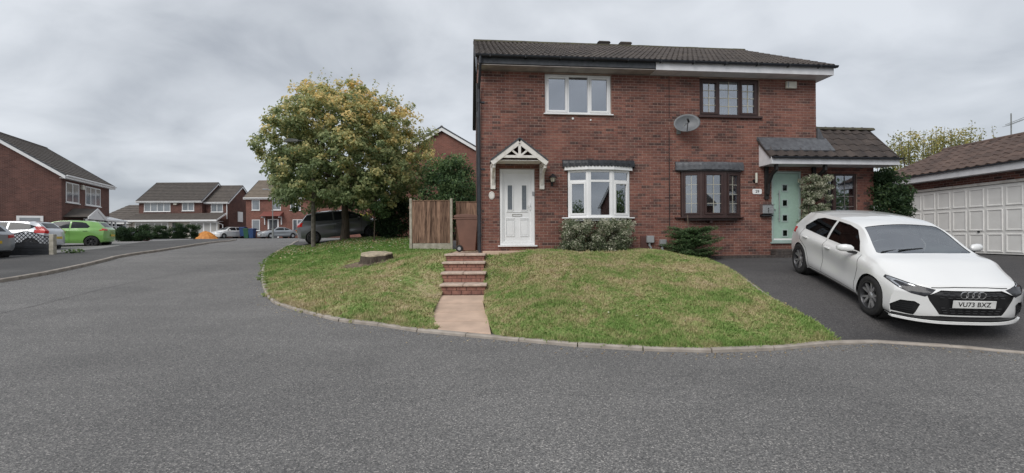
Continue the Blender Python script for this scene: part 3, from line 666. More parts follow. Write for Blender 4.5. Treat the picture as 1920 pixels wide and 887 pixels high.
def bay(u0, u1, z0, z1, ua, ub, m, gm, out, sash, transom, bars, canopy_m, fw, name, cz0, cz1, cu0, cu1, sillm, barm=None, wavy=False):
    """shallow three-sided bow: side lights angle out to a flat middle one"""
    w = empty(name, (0, 0, 0)); w.parent = house; ZOFF[w] = 0
    pts = [(u0, -.02), (ua, -out), (ub, -out), (u1, -.02)]
    for i in range(3):
        (a, ya), (c, yc) = pts[i], pts[i+1]; ln = math.hypot(c-a, yc-ya)
        M = Matrix.Translation((a, ya, 0)) @ Matrix.Rotation(math.atan2(yc-ya, c-a), 4, 'Z')
        b = MB(); frame_rect(b, .012, ln-.012, z0, z1, fw, 0, .06, M)
        p0, q0 = fw+.012, ln-fw-.012
        zs = [(z0+fw, z1-fw)]
        if transom: b.box(p0, q0, .001, .059, transom-fw/2, transom+fw/2, M); zs = [(z0+fw, transom-fw/2), (transom+fw/2, z1-fw)]
        b2 = []
        for k, (p, q) in enumerate(zs):
            if i in sash and k == 0: s = .05; frame_rect(b, p0, q0, p, q, s, -.018, .045, M); b2.append((p0+s, q0-s, p+s, q-s))
            else: b2.append((p0, q0, p, q))
        b.build('frame', m, w, bevel=.004)
        for lo, hi, p, q in b2:
            g = MB(); g.box(lo-.003, hi+.003, .028, .038, p-.003, q+.003, M); g.build('pane', gm, w)
            if bars:
                g = MB(); nu, nz = bars
                for k in range(1, nu): x = lo+(hi-lo)*k/nu; g.box(x-.007, x+.007, .014, .024, p, q, M)
                for k in range(1, nz): z = p+(q-p)*k/nz; g.box(lo, hi, .0145, .0235, z-.007, z+.007, M)
                g.build('glazing_bar', barm or m_white, w)
    b = MB()
    for x, y in pts[1:3]: b.lathe([(.03, z0), (.03, z1)], (x, y+.028, 0), 'z', 8)
    b.build('corner_post', m, w)
    def band(o, za, zb, eu0, eu1, back=.1):
        return [(eu0, .0), (eu0+.02, -.05-o*.3), (ua-.03, -out-o), (ub+.03, -out-o), (eu1-.02, -.05-o*.3), (eu1, .0)]
    b = MB(); b.prism(band(.07, 0, 0, cu0, cu1), z0-.035, z0-.001, 'z'); b.build('sill', sillm, w, bevel=.004)
    b = MB(); b.prism(band(-.02, 0, 0, u0+.1, u1-.1), z0-.10, z0-.036, 'z'); b.build('soffit_board', sillm, w)
    # dressed lead canopy, slightly lumpy
    b = MB(); n = 160 if wavy else 40; P = band(.07, 0, 0, cu0, cu1)[1:-1]; line = []
    seg = [0]
    for p, q in zip(P, P[1:]): seg.append(seg[-1]+math.hypot(q[0]-p[0], q[1]-p[1]))
    for i in range(n+1):
        s = seg[-1]*i/n; line.append((np.interp(s, seg, [p[0] for p in P]), np.interp(s, seg, [p[1] for p in P])))
    prev = None
    for i, (x, y) in enumerate(line):
        wv = .012*math.sin(seg[-1]*i/n*34)+.006*math.sin(seg[-1]*i/n*73); low = cz0+(.030*abs(math.sin(math.pi*seg[-1]*i/n/.095)) if wavy else .004*math.sin(i*.9))
        col = [(x, .0, cz1+.01), (x, y*.5, cz1-.005+wv*.3), (x, y*.93+wv*.2, cz1-.035), (x, y-.012+wv*.4, cz1-.08), (x, y-.02, (cz0+cz1)/2+wv*.3), (x, y-.02+wv*.4, low)]
        if prev:
            for k in range(5): b.face([prev[k], col[k], col[k+1], prev[k+1]])
        prev = col
    for x, y, q in [(line[0][0], line[0][1], 0), (line[-1][0], line[-1][1], 1)]:
        b.face([(x, 0, cz1+.01), (x, 0, cz0), (x, y-.02, cz0), (x, y-.012, cz1-.08), (x, y*.93, cz1-.035)])
    b.build('canopy', canopy_m, w, smooth=50)
    b = MB(); b.prism(band(.075 if wavy else .055, 0, 0, cu0+.06, cu1-.06), z1+.002, cz0+.045, 'z'); b.build('head_trim', m if wavy else m_lead, w)
    return w
bay(2.36, 4.12, 2.115, 3.40, 2.90, 3.56, m_white, m_glass, .20, (0, 2), 3.10, None, m_lead_dark, .06, 'bow_window', 3.475, 3.69, 2.20, 4.26, m_white, wavy=True)
bay(5.60, 7.38, 2.115, 3.40, 6.13, 6.82, m_brown, m_glass, .20, (0, 1, 2), None, (2, 4), m_lead, .065, 'bow_window', 3.43, 3.67, 5.42, 7.46, m_brown, barm=mat('pale_bar', (.5, .48, .40), .5))
b = MB(); b.box(6.38, 6.46, -.16, -.02, 1.95, 2.01); b.build('bay_bracket', m_brown, house)
b = MB()                                             # things on the inside sill, half-drawn curtain
for i in range(8): x = 7.0+.035*i; b.face([(x, -.02-.01*(i % 2), 2.2), (x+.035, -.02-.01*((i+1) % 2), 2.2), (x+.035, -.02-.01*((i+1) % 2), 3.35), (x, -.02-.01*(i % 2), 3.35)])
b.build('curtain', m_curtain, house)

# doors
d = empty('front_door', (0, 0, 0)); d.parent = house; ZOFF[d] = 0; tag(d, 'white panelled door with two slim frosted panes')
b = MB(); frame_rect(b, .50, 1.45, 1.365, 3.43, .07, .02, .09); frame_rect(b, .57, 1.38, 1.435, 3.36, .035, .035, .1); b.build('frame', m_white, d, bevel=.004)
b = MB(); b.box(.605, 1.345, .06, .10, 1.47, 3.325); b.build('door_leaf', m_white, d)
b = MB()
for a, c in [(.66, .90), (1.05, 1.29)]:
    for z0, z1 in [(1.60, 2.07), ]: frame_rect(b, a, c, z0, z1, .02, .045, .061)
    b.box(a, c, .04, .061, 2.085, 2.10); b.box(a+.04, c-.04, .05, .061, 1.64, 2.03)
    frame_rect(b, a+.03, c-.03, 2.30, 3.02, .028, .042, .0605)
b.box(.68, 1.27, .045, .061, 2.262, 2.275)
b.build('panel_moulding', m_white, d, bevel=.003)
for a in (.718, 1.108):
    b = MB(); b.box(a, a+.124, .053, .0605, 2.328, 2.992); b.build('pane', m_frosted, d)
b = MB(); frame_rect(b, .835, 1.105, 2.155, 2.215, .012, .046, .061); b.build('letterbox', mat('letterbox_gold_grey', (.42,.41,.38), .4), d)
b = MB(); b.box(1.318, 1.345, .02, .058, 2.32, 2.52); b.tube([(1.33, .0, 2.44), (1.24, .0, 2.44)], .010, 8); b.tube([(1.33, .045, 2.44), (1.33, 0, 2.44)], .010, 8); b.build('handle', m_white, d)
b = MB(); b.box(.44, 1.51, -.07, .05, 1.325, 1.362); b.build('door_sill', m_white, d, bevel=.004)
b = MB(); b.box(1.385, 1.445, -.004, .019, 2.72, 2.82); b.build('doorbell_box', m_grey_plastic, d)

d = empty('front_door', (0, 0, 0)); d.parent = house; ZOFF[d] = 0; tag(d, 'mint green door with four small square panes')
b = MB(); frame_rect(b, 8.34, 9.24, 1.40, 3.43, .055, .01, .09); b.build('frame', m_greenframe, d, bevel=.004)
b = MB(); b.box(8.397, 9.183, .04, .09, 1.50, 3.373); b.build('door_leaf', m_mint, d)
b = MB(); b.box(8.397, 9.183, .03, .09, 1.455, 1.497); b.build('weather_bar', m_white, d)
for k in range(4):
    z = 2.955-k*.435
    b = MB(); frame_rect(b, 8.66, 8.86, z-.115, z+.115, .035, .026, .042); b.build('pane_surround', m_greenframe, d, bevel=.004)
    b = MB(); b.box(8.695, 8.825, .035, .0415, z-.08, z+.08); b.build('pane', m_glass_cardark, d)
b = MB(); b.tube([(8.545, -.03, 1.98), (8.545, -.03, 2.88)], .014, 10); b.tube([(8.545, -.03, 2.07), (8.545, .04, 2.07)], .01, 8); b.tube([(8.545, -.03, 2.79), (8.545, .04, 2.79)], .01, 8); b.build('pull_handle', m_steel, d)
b = MB(); b.lathe([(0, -.012), (.025, -.012), (.027, 0), (.027, .012)], (8.45, .03, 2.33), 'y', 14); b.build('lock', m_steel, d)
b = MB(); b.box(8.28, 9.28, -.06, .04, 1.355, 1.397); b.build('door_sill', m_greenframe, d, bevel=.004)

# gabled porch canopy over the white door: white truss with struts, slate top, gallows brackets
pc = empty('porch_canopy', (0, 0, 0)); pc.parent = house; ZOFF[pc] = 0
AU, AZ, EU0, EU1, EZ = .975, 4.17, .235, 1.715, 3.60
sl = Vector((AU-EU0, 0, AZ-EZ)).normalized()
def bar2(b, p, q, w, y0, y1):
    d_ = Vector((q[0]-p[0], 0, q[1]-p[1])); d_.normalize(); n_ = Vector((-d_.z, 0, d_.x))*w/2
    b.prism([(p[0]-n_.x, p[1]-n_.z), (q[0]-n_.x, q[1]-n_.z), (q[0]+n_.x, q[1]+n_.z), (p[0]+n_.x, p[1]+n_.z)], y0, y1, 'y')
for s, e in ((1, EU0), (-1, EU1)):
    b = MB(); bar2(b, (AU, AZ-.03), (e, EZ-.03), .035, -.66, -.0); b.build('roof_sheet', m_slate, pc)
    b = MB(); bar2(b, (AU-s*.005, AZ-.135), (e+s*.02, EZ-.115), .12, -.645, -.60); b.build('bargeboard', m_white_old, pc, bevel=.004)
b = MB()
bar2(b, (.50, 3.66), (1.45, 3.66), .07, -.64, -.60); b.box(.94, 1.01, -.638, -.602, 3.69, 4.03)
bar2(b, (.945, 3.69), (.72, 3.87), .05, -.636, -.604); bar2(b, (1.005, 3.69), (1.23, 3.87), .05, -.636, -.604)
b.build('truss', m_white_old, pc, bevel=.004)
for u in (.25, 1.585):
    b = MB(); b.box(u, u+.13, -.05, -.003, 2.88, 3.56); b.box(u+.01, u+.12, -.60, -.052, 3.47, 3.565)
    pts = [(-.05, 2.95), (-.10, 2.93)] + [(-.60+.50*math.cos(a)**1.2, 2.95+.53*math.sin(a)) for a in np.linspace(.12, 1.5, 8)] + [(-.60, 3.47), (-.49, 3.47)] + [(-.50+.42*math.cos(a)**1.2, 3.02+.38*math.sin(a)) for a in np.linspace(1.35, .1, 6)] 
    pr = [(-.052, 2.98), (-.052, 3.12), (-.16, 3.33), (-.34, 3.43), (-.58, 3.468), (-.58, 3.38), (-.30, 3.30), (-.13, 3.15)]
    b.prism([(p[0], p[1]) for p in pr], u+.03, u+.10, 'x'); b.build('bracket', m_white_old, pc, bevel=.004)
b = MB(); b.box(.39, 1.58, -.59, -.01, 3.565, 3.58); b.build('ceiling_board', m_white_old, pc)

# main roof
EV_Y, EV_Z, RG_Y, RG_Z, RU0, RU1 = -.42, 6.36, 3.8, 8.50, -.13, 9.95
def tile_data(w, l, rolls, m, r=.028, th=.012, name='roof_tile'):
    b = MB(); n = rolls*6; top = []; bot = []
    for i in range(n+1):
        t = i/n; h = r*max(0, math.sin(2*math.pi*(t*rolls-.25))) ** .8 if math.sin(2*math.pi*(t*rolls-.25)) > 0 else -.15*r*(-math.sin(2*math.pi*(t*rolls-.25)))
        x = -w/2+w*t; top.append((x, h)); bot.append((x, h-th))
    V = [(x, 0, z+.018) for x, z in top] + [(x, l, z) for x, z in top] + [(x, 0, z+.016-.02) for x, z in bot]
    k = n+1
    F_ = [(i, i+1, i+1+k, i+k) for i in range(n)] + [(i+2*k, i+1+2*k, i+1, i) for i in range(n)]
    b.add(V, F_); me = b.build(name, m, data_only=True); me.shade_smooth(); me.set_sharp_from_angle(angle=R(50)); return me
def tiled_slope(parent, p0, du, dv, nu, nv, w, gauge, m, rolls=2, single=300, clip=None, name='roof_tile', r=.028):
    """p0: eaves corner (local); du: unit along the eaves; dv: unit up the slope"""
    du, dv = Vector(du).normalized(), Vector(dv).normalized(); nz = du.cross(dv).normalized()
    Rm = Matrix((du, dv, nz)).transposed().to_4x4(); me = tile_data(w, gauge*1.22, rolls, m, r=r); n = 0; rest = MB(); dz = ZOFF.get(root_of(parent), 0)
    for j in range(nv):
        for i in range(nu):
            q = Vector(p0) + du*(w*(i+.5)) + dv*(gauge*j) + nz*random.uniform(-.003, .004)
            if clip and not clip(w*(i+.5), gauge*(j+.5)): continue
            M = Matrix.Translation(q) @ Rm @ Matrix.Rotation(random.uniform(-.008, .008), 4, 'Z')
            if n < single:
                M2 = Matrix.Translation(-Vector(dz) if isinstance(dz, tuple) else Vector((0, 0, -dz))) @ M; o = bpy.data.objects.new(name, me); COL.objects.link(o); o.parent = parent; o.matrix_local = M2; n += 1
            else: rest.add([tuple(M @ v.co) for v in me.vertices], [tuple(p.vertices) for p in me.polygons])
    if rest.v: rest.build('tiling', m, parent, kind='stuff', smooth=50)
rf = empty('roof', (0, 0, 0)); rf.parent = house; ZOFF[rf] = 0
sv = Vector((0, RG_Y-EV_Y, RG_Z-EV_Z)); SL = sv.length
b = MB(); b.prism([(EV_Y, EV_Z-.03), (RG_Y, RG_Z-.03), (2*RG_Y-EV_Y, EV_Z-.03), (RG_Y, RG_Z-.16)], RU0+.02, RU1-.02, 'x'); b.build('roof_deck', m_slate, rf)
nu = 33; w = (RU1-RU0)/nu; nv = 14
tiled_slope(rf, (RU0, EV_Y-.04, EV_Z-.02), (1, 0, 0), sv, nu, nv, w, SL/nv, m_tile, 2, r=.03)
b = MB(); b.face([(RU0, RG_Y, RG_Z), (RU1, RG_Y, RG_Z), (RU1, 2*RG_Y-EV_Y, EV_Z), (RU0, 2*RG_Y-EV_Y, EV_Z)]); b.build('rear_slope', m_tile, rf)
ridge_me = MB(); pr = [(.13*math.cos(a), .10*math.sin(a)) for a in np.linspace(0, math.pi, 7)]; ridge_me.prism(pr, -.225, .225, 'x'); ridge_me = ridge_me.build('ridge_tile', m_ridge_moss, data_only=True)
nr = 22
for i in range(nr): inst('ridge_tile', ridge_me, rf, (RU0+(RU1-RU0)*(i+.5)/nr, RG_Y, RG_Z-.04-HB+random.uniform(-.004, .004)), scale=(1.01, 1, 1))
for u in (4.35, 5.15):
    b = MB(); b.box(u, u+.42, RG_Y-.12, RG_Y+.12, RG_Z+.02, RG_Z+.075); b.prism([(u-.03, RG_Z+.076), (u+.45, RG_Z+.076), (u+.40, RG_Z+.12), (u+.02, RG_Z+.12)], RG_Y-.14, RG_Y+.14, 'y'); b.build('ridge_vent', m_tile, rf)
for u in (RU0-.012, RU1-.02):                        # verge undercloak both ends
    b = MB(); b.prism([(EV_Y-.02, EV_Z-.09), (RG_Y, RG_Z-.09), (RG_Y, RG_Z+.0), (EV_Y-.02, EV_Z+.0)], u, u+.032, 'x'); b.build('verge', m_tile, rf)
# gutter, fascia, soffit: old weathered boards on the left house, newer white ones on the right
GY = EV_Y-.06
b = MB(); half = [(.058*math.cos(a), .058*math.sin(a)) for a in np.linspace(math.pi, 2*math.pi, 9)]
b.prism([(GY+x, EV_Z-.03+z) for x, z in half] + [(GY+.05*math.cos(a), EV_Z-.03+.05*math.sin(a)) for a in np.linspace(2*math.pi, math.pi, 9)], RU0-.02, RU1+.03, 'x')
b.build('gutter', m_gutter, rf, smooth=40)
for i in range(11):
    b = MB(); u = RU0+.35+i*.92; b.box(u, u+.03, GY-.062, GY+.08, EV_Z-.10, EV_Z-.028); b.build('gutter_bracket', m_black, rf)
b = MB(); b.box(RU0+.05, 4.72, EV_Y+.012, EV_Y+.03, 6.13, 6.33); b.build('fascia', m_slate, rf, label='bare dark weathered fascia board on the left half')
for a, c in [(RU0+.05, 2.38), (2.39, 4.715)]:
    b = MB(); b.box(a, c, EV_Y+.031, .0, 6.095, 6.115); b.build('soffit', m_soffit_old, rf)
b = MB(); b.box(4.73, RU1-.03, EV_Y+.0, EV_Y+.03, 6.09, 6.30); b.build('fascia', m_fascia, rf, label='white fascia board on the right half')
b = MB(); b.box(4.73, RU1-.03, EV_Y+.031, -.001, 6.093, 6.113); b.build('soffit', m_fascia, rf)
b = MB(); b.box(RU1-.055, RU1-.03, EV_Y+.031, 3.8, 6.093, 6.32); b.box(WU+.01, RU1-.056, .001, 3.8, 6.094, 6.112); b.build('box_end', m_fascia, rf)
b = MB(); b.prism([(EV_Y+.03, 6.10), (EV_Y+.03, 6.32), (3.8, 8.42), (3.8, 8.2), (.3, 6.10)], RU0+.02, RU0+.045, 'x'); b.build('bargeboard', m_gutter, rf)
# downpipe at the left corner
b = MB(); b.tube([(-.02, GY, 6.30), (-.02, GY, 6.12), (-.05, -.05, 5.55), (-.05, -.05, 1.16)], .036, 10)
b.tube([(-.05, -.05, 5.2), (-.05, -.05, 5.3)], .046, 10); b.tube([(-.05, -.05, 3.2), (-.05, -.05, 3.3)], .046, 10); b.tube([(-.05, -.05, 1.6), (-.05, -.05, 1.7)], .046, 10); b.build('downpipe', m_gutter, house)
b = MB(); b.box(-.10, .10, -.02, .0, 5.2, 5.24); b.box(-.10, .10, -.02, .0, 3.4, 3.44); b.build('pipe_clip', m_gutter, house)
b = MB(); b.tube([(-.06, .35, 1.2), (-.06, .35, 4.9), (-.06, .6, 5.1), (-.06, 1.2, 5.15)], .05, 10); b.tube([(-.06, 1.4, 1.2), (-.06, 1.4, 6.2)], .04, 10); b.build('soil_pipe', m_black, house)
b = MB(); b.tube([(5.27, -.012, 1.75), (5.27, -.012, 4.55)], .009, 6); b.tube([(5.28, -.008, 4.9), (5.28, -.008, 6.09)], .006, 6); b.build('cable', m_black, house)
b = MB(); b.tube([(3.02, -.03, 4.80), (3.02, .01, 4.80)], .022, 10); b.build('vent_cap', m_white, house); b = MB(); b.tube([(2.52, -.03, 4.83), (2.52, .01, 4.83)], .03, 10); b.build('vent_cap', m_white, house)
b = MB(); b.box(4.42, 4.62, -.03, -.001, 1.22, 1.60); b.build('meter_cover', mat('maroon_box', (.11,.05,.042), .6), house, bevel=.005)

# side extension with lean-to roof that carries on as the canopy over the mint door
ex = empty('side_extension', (0, 0, 0)); ex.parent = house; ZOFF[ex] = 0
EXO = [(9.97, 11.02, 2.05, 3.40)]
b = MB()
for a, c, d_, e_ in wall_rects(WU+.002, 11.55, WZ0, 3.70, EXO): b.box(a, c, .03, .13, d_, e_)
b.build('mortar_bed', m_mortar, ex)
rest = MB()
for a, c, d_, e_ in brick_list(WU+.02, 11.55, WZ0, 3.70, EXO): rest.box(a, c, .018, .04, d_, e_)
rest.build('brickwork', m_brick, ex, kind='stuff')
b = MB(); b.box(11.45, 11.55, .135, 2.4, WZ0, 3.7); b.build('side_wall', m_brick_wall, ex)
b = MB(); b.box(9.8, 11.3, 1.2, 1.25, 1.8, 3.5); b.build('room_interior', m_room, ex)
we = window(house, 9.97, 11.02, 2.06, 3.39, [10.36], m_brown, m_glass, y=.06, fw=.06, sash=(0,), bars=(2, 4), sillp=(.04, m_brown, .05, .10), barm=mat('grey_bar', (.2, .19, .18), .5))
b = MB()
for i in range(16): x = 10.38+.04*i; b.face([(x, .26+.02*(i % 2), 2.0), (x+.04, .26+.02*((i+1) % 2), 2.0), (x+.04, .26+.02*((i+1) % 2), 3.4), (x, .26+.02*(i % 2), 3.4)])
b.build('curtain', mat('grey_curtain', (.22,.22,.23), .9), we)
p0 = Vector((7.93, -.52, 3.77)); sv2 = Vector((0, 1.02, 1.04)); n_up = 5; g2 = sv2.length/n_up
def clipx(u, v): return (v < .62 or u > 9.80-7.93)
tiled_slope(ex, p0, (1, 0, 0), sv2, 13, n_up, .298, g2, m_tile_ext, 1, clip=clipx, name='extension_tile', r=.036)
b = MB(); b.face([(7.95, -.50, 3.745), (11.78, -.50, 3.745), (11.78, .50, 4.765), (7.95, .50, 4.765)]); b.face([(9.74, .50, 4.77), (11.78, .50, 4.77), (11.78, 2.5, 3.5), (9.74, 2.5, 3.5)]); b.build('roof_deck', m_tile_ext, ex)
for u in (7.915, 11.79):
    b = MB(); b.prism([(-.52, 3.72), (-.52, 3.80), (.0 if u < 9 else .5, 4.34 if u < 9 else 4.83), (.0 if u < 9 else .5, 4.24 if u < 9 else 4.73)], u, u+.035, 'x'); b.build('verge', m_tile_ext, ex)
for i in range(5): inst('ridge_tile', ridge_me, ex, (9.97+i*.44, .50, 4.76-HB))
b = MB(); b.prism([(-.36, 3.955), (-.02, 4.32), (-.02, 4.40), (-.37, 3.985)], 7.90, 10.0, 'x'); b.box(7.88, 9.72, -.03, -.003, 4.30, 4.40)
b.prism([(9.735, 4.30), (10.05, 4.30), (9.90, 4.42), (9.78, 4.68), (9.735, 4.70)], -.05, -.0, 'y'); b.build('lead_flashing', m_lead, ex)
b = MB(); b.box(7.95, 11.80, -.55, -.525, 3.56, 3.72); b.box(7.95, 11.80, -.524, .017, 3.56, 3.58); b.build('fascia', m_fascia, ex)
b = MB(); b.prism([(-.524, 3.581), (-.524, 3.74), (0, 4.26), (0, 3.581)], 7.95, 7.975, 'x'); b.build('cheek_board', m_fascia, ex)
b = MB(); b.prism([(-.60+x*.9, 3.75+z*.9) for x, z in half], 7.95, 11.85, 'x'); b.build('gutter', m_gutter, ex)
for u in (8.10, 9.56):
    b = MB(); b.box(u, u+.10, -.07, -.003, 2.62, 3.558); b.prism([(-.072, 2.72), (-.072, 3.0), (-.16, 3.3), (-.40, 3.45), (-.40, 3.558), (-.50, 3.558), (-.50, 3.40), (-.30, 3.28), (-.17, 3.05), (-.13, 2.75)], u+.015, u+.085, 'x'); b.build('bracket', m_timber, ex, bevel=.004)
b = MB(); b.box(7.95+.05, 11.4, -.08, .0, .78, .98)
b.build('plinth', m_plinth, house)
# soldier-brick edging and doorstep in front of the right-hand door
sb = MB(); sb.box(-.037, .037, -.11, .11, -.065, .065); sb = sb.build('edging_brick', m_plinth, data_only=True)
edging = empty('drive_edging', (*hp(6.1, -.35), .93), TH, 'row of dark edging bricks on end along the foot of the right house wall', 'edging')
for i in range(44): inst('edging_brick', sb, edging, (.05+i*.081, random.uniform(-.006, .006), .04+random.uniform(-.004, .004)))
step = empty('door_step', (*hp(8.28, -.26), .94), TH, 'dark brick step below the mint green door', 'step')
for r in range(2):
    for i in range(5): b = MB(); b.box(i*.226+(r % 2)*.0, i*.226+.216, 0, .25, .10+r*.08, .172+r*.08); b.build('brick', m_plinth, step, shift=False)

# ---------------- things fixed on the walls
def hthing(name, u, z, label, cat, y=0.0, group=None): 
    x, yy = hp(u, y); o = empty(name, (x, yy, z), TH, label, cat, group); ZOFF[o] = 0; return o
t = hthing('satellite_dish', 5.55, 4.55, 'grey oval satellite dish on the brick wall between the two upper windows', 'satellite dish')
b = MB(); n = 24; V = []; Fc = []
Mx = Matrix.Translation((.10, -.30, .15)) @ Matrix.Rotation(R(-22), 4, 'Z') @ Matrix.Rotation(R(-12), 4, 'X')
for i in range(7):
    r_ = i/6
    for k in range(n): a = 2*math.pi*k/n; V.append(tuple(Mx @ Vector((.345*r_*math.cos(a)*1.0, -.085*r_*r_+.085, .255*r_*math.sin(a)))))
for i in range(6):
    for k in range(n): Fc.append((i*n+k, i*n+(k+1) % n, (i+1)*n+(k+1) % n, (i+1)*n+k))
b.add(V, Fc); o = b.build('reflector', m_dish, t, smooth=60); s_ = o.modifiers.new('thick', 'SOLIDIFY'); s_.thickness = .008
b = MB(); b.tube([Mx @ Vector((0, .06, -.24)), Mx @ Vector((.0, -.34, -.13))], .012, 8); b.tube([Mx @ Vector((-.02, -.42, -.08)), Mx @ Vector((.02, -.30, -.12))], .026, 10); b.build('receiver_arm', m_black, t)
b = MB(); b.tube([(.0, .0, .0), (.0, -.14, .02), (.08, -.22, .12)], .018, 8); b.box(-.06, .06, -.02, 0, -.10, .10); b.build('wall_bracket', m_greypost, t)
t = hthing('alarm_box', 8.92, 5.91, 'cream alarm box high on the wall right of the brown upper window', 'alarm box')
b = MB(); b.box(-.16, .16, -.075, -.001, -.10, .10); b.build('cover', m_alarm, t, bevel=.012); b = MB(); b.box(-.13, -.09, -.079, -.074, -.08, .08); b.build('grille', m_grey_plastic, t)
t = hthing('wall_lantern', 1.93, 3.17, 'black wall lantern on the bricks right of the white door', 'lantern')
b = MB(); b.tube([(0, -.0, -.15), (0, -.10, -.17), (0, -.15, -.08)], .011, 8); b.tube([(0, 0, -.13), (0, -.02, -.17)], .03, 8); b.box(-.03, .03, -.015, 0, -.20, .0); b.build('bracket', m_black, t)
b = MB(); b.lathe([(.0, .12), (.02, .12), (.035, .10), (.115, .03), (.12, .015), (.085, .01)], (0, -.15, 0), 'z', 6); b.lathe([(.0, -.12), (.05, -.115), (.055, -.10), (.045, -.095)], (0, -.15, 0), 'z', 6); b.build('lantern_cap', m_black, t)
b = MB(); b.lathe([(.05, -.097), (.078, .012)], (0, -.15, 0), 'z', 6); b.build('lantern_glass', m_lampglass, t)
b = MB()
for k in range(6): a = 2*math.pi*k/6; b.tube([(.052*math.cos(a), -.15+.052*math.sin(a), -.097), (.08*math.cos(a), -.15+.08*math.sin(a), .012)], .006, 4)
b.build('lantern_rib', m_black, t)
t = hthing('wall_light', 7.82, 3.23, 'slim white cylinder wall light left of the mint green door', 'wall light')
b = MB(); b.tube([(0, -.075, -.14), (0, -.075, .14)], .032, 14); b.build('lamp_tube', m_alarm, t, smooth=40); b = MB(); b.lathe([(0, -.04), (.035, -.04), (.04, 0)], (-.03, 0, -.07), 'y', 12); b.build('base', m_black, t)
t = hthing('post_box', 8.13, 2.30, 'small grey steel letter box with three dots left of the mint green door', 'letter box')
b = MB(); b.prism([(-.145, -.09), (-.001, -.12), (-.001, .17), (-.145, .15)], -.165, .165, 'x'); b.build('body', m_steel, t, bevel=.006)
b = MB(); b.prism([(-.16, .152), (-.001, .172), (-.001, .185), (-.165, .165)], -.172, .172, 'x'); b.build('lid', m_steel, t)
b = MB(); b.box(-.165, .165, -.12, -.002, -.165, -.121); b.build('paper_tray', m_black, t)
for k in range(3): b = MB(); b.lathe([(0, -.004), (.018, -.004), (.018, .004)], (.0, -.147, .05-k*.048), 'y', 12); b.build('dot', m_ink, t)
t = hthing('number_plaque', 7.885, 2.845, 'white shaped house number plaque reading 29 beside the mint green door', 'number plaque')
b = MB(); b.prism([(-.14, -.05), (-.11, -.075), (.11, -.075), (.14, -.05), (.14, .05), (.11, .075), (-.11, .075), (-.14, .05)], -.014, -.001, 'y'); b.build('plate', m_white, t, bevel=.003)
def text(s, size, m, parent, loc, rot, name='lettering', sx=1.0, ext=.001):
    c = bpy.data.curves.new(name, 'FONT'); c.body = s; c.size = size; c.align_x = 'CENTER'; c.align_y = 'CENTER'; c.extrude = ext; c.offset = size*.012; c.space_character = 1.04
    tmp = bpy.data.objects.new(name, c); COL.objects.link(tmp); dg = bpy.context.evaluated_depsgraph_get(); me = bpy.data.meshes.new_from_object(tmp.evaluated_get(dg))
    bpy.data.objects.remove(tmp); me.materials.clear(); me.materials.append(m)
    o = bpy.data.objects.new(name, me); COL.objects.link(o); o.parent = parent; o.location = loc; o.rotation_euler = rot; o.scale = (sx, 1, 1); return o
text('29', .11, m_ink, t, (0, -.0165, 0), (R(90), 0, 0))
t = hthing('number_plaque', .28, 2.71, 'small oval white plaque on the bricks left of the white door', 'number plaque')
b = MB(); b.lathe([(0, -.015), (.085, -.015), (.095, -.008), (.095, 0)], (0, 0, 0), 'y', 24); o = b.build('plate', m_white_old, t, smooth=30); o.scale = (.85, 1, 1.15)
b = MB(); b.lathe([(.070, -.0165), (.075, -.018), (.075, -.014)], (0, 0, 0), 'y', 24); o = b.build('rim_line', m_greypost, t); o.scale = (.85, 1, 1.15)
for u, z, s_, lb in [(4.68, 1.50, 1.0, 'taller grey gas meter vent box on a bent pipe between the two bushes'), (5.05, 1.40, .9, 'lower grey vent box half hidden by the dark conifer shrub')]:
    t = hthing('vent_box', u, z, lb, 'vent box', -.06); b = MB(); b.box(-.10*s_, .10*s_, -.06, .05, -.10*s_, .10*s_); b.build('box', m_grey_plastic, t, bevel=.012)
    b = MB(); b.tube([(-.02, 0, -.10), (-.02, 0, -.17), (.02, -.01, -.24), (.02, -.01, -.36)], .032, 10); b.build('pipe', m_grey_plastic, t)

# ------------------------------------------------------------------ path and steps
path = empty('front_path', (-.95, 7, .15), kind='structure'); ZOFF[path] = 0
_kx = sorted([(p[0], p[1]) for p in kerb_line if p[1] < 10]); kyl = float(np.interp(-1.24, [k[0] for k in _kx], [k[1] for k in _kx])); kyr = float(np.interp(-.34, [k[0] for k in _kx], [k[1] for k in _kx]))
ys = [7.35, 7.98, 8.65, 9.37, 10.13]; xl = [-1.24, -1.42, -1.52, -1.57, -1.60]; xr = [-.34, -.42, -.52, -.60, -.62]; pz = [.075, .12, .17, .235, .30]
for i in range(4):
    b = MB(); g = .018
    a = [(xl[i]+.02, (kyl+.06 if i == 0 else ys[i]+g), pz[i]), (xr[i], (kyr+.06 if i == 0 else ys[i]+g), pz[i]), (xr[i+1], ys[i+1]-g, pz[i+1]-.003), (xl[i+1]+.02, ys[i+1]-g, pz[i+1]-.003)]
    b.hexa([(p[0]+.95, p[1]-7, p[2]-.15-.12) for p in a], [(p[0]+.95, p[1]-7, p[2]-.15) for p in a]); b.build('paving_slab', m_slab, path, bevel=.006)
st = empty('front_steps', (-1.14, 10.2, .3), 0, 'four red brick steps with buff treads climbing from the path to the house', 'steps'); ZOFF[st] = tuple(st.location)
LV = [(10.20, .53, -1.62, -.60), (10.62, .765, -1.66, -.64), (11.06, .985, -1.70, -.68), (11.50, 1.165, -1.70, -.70)]
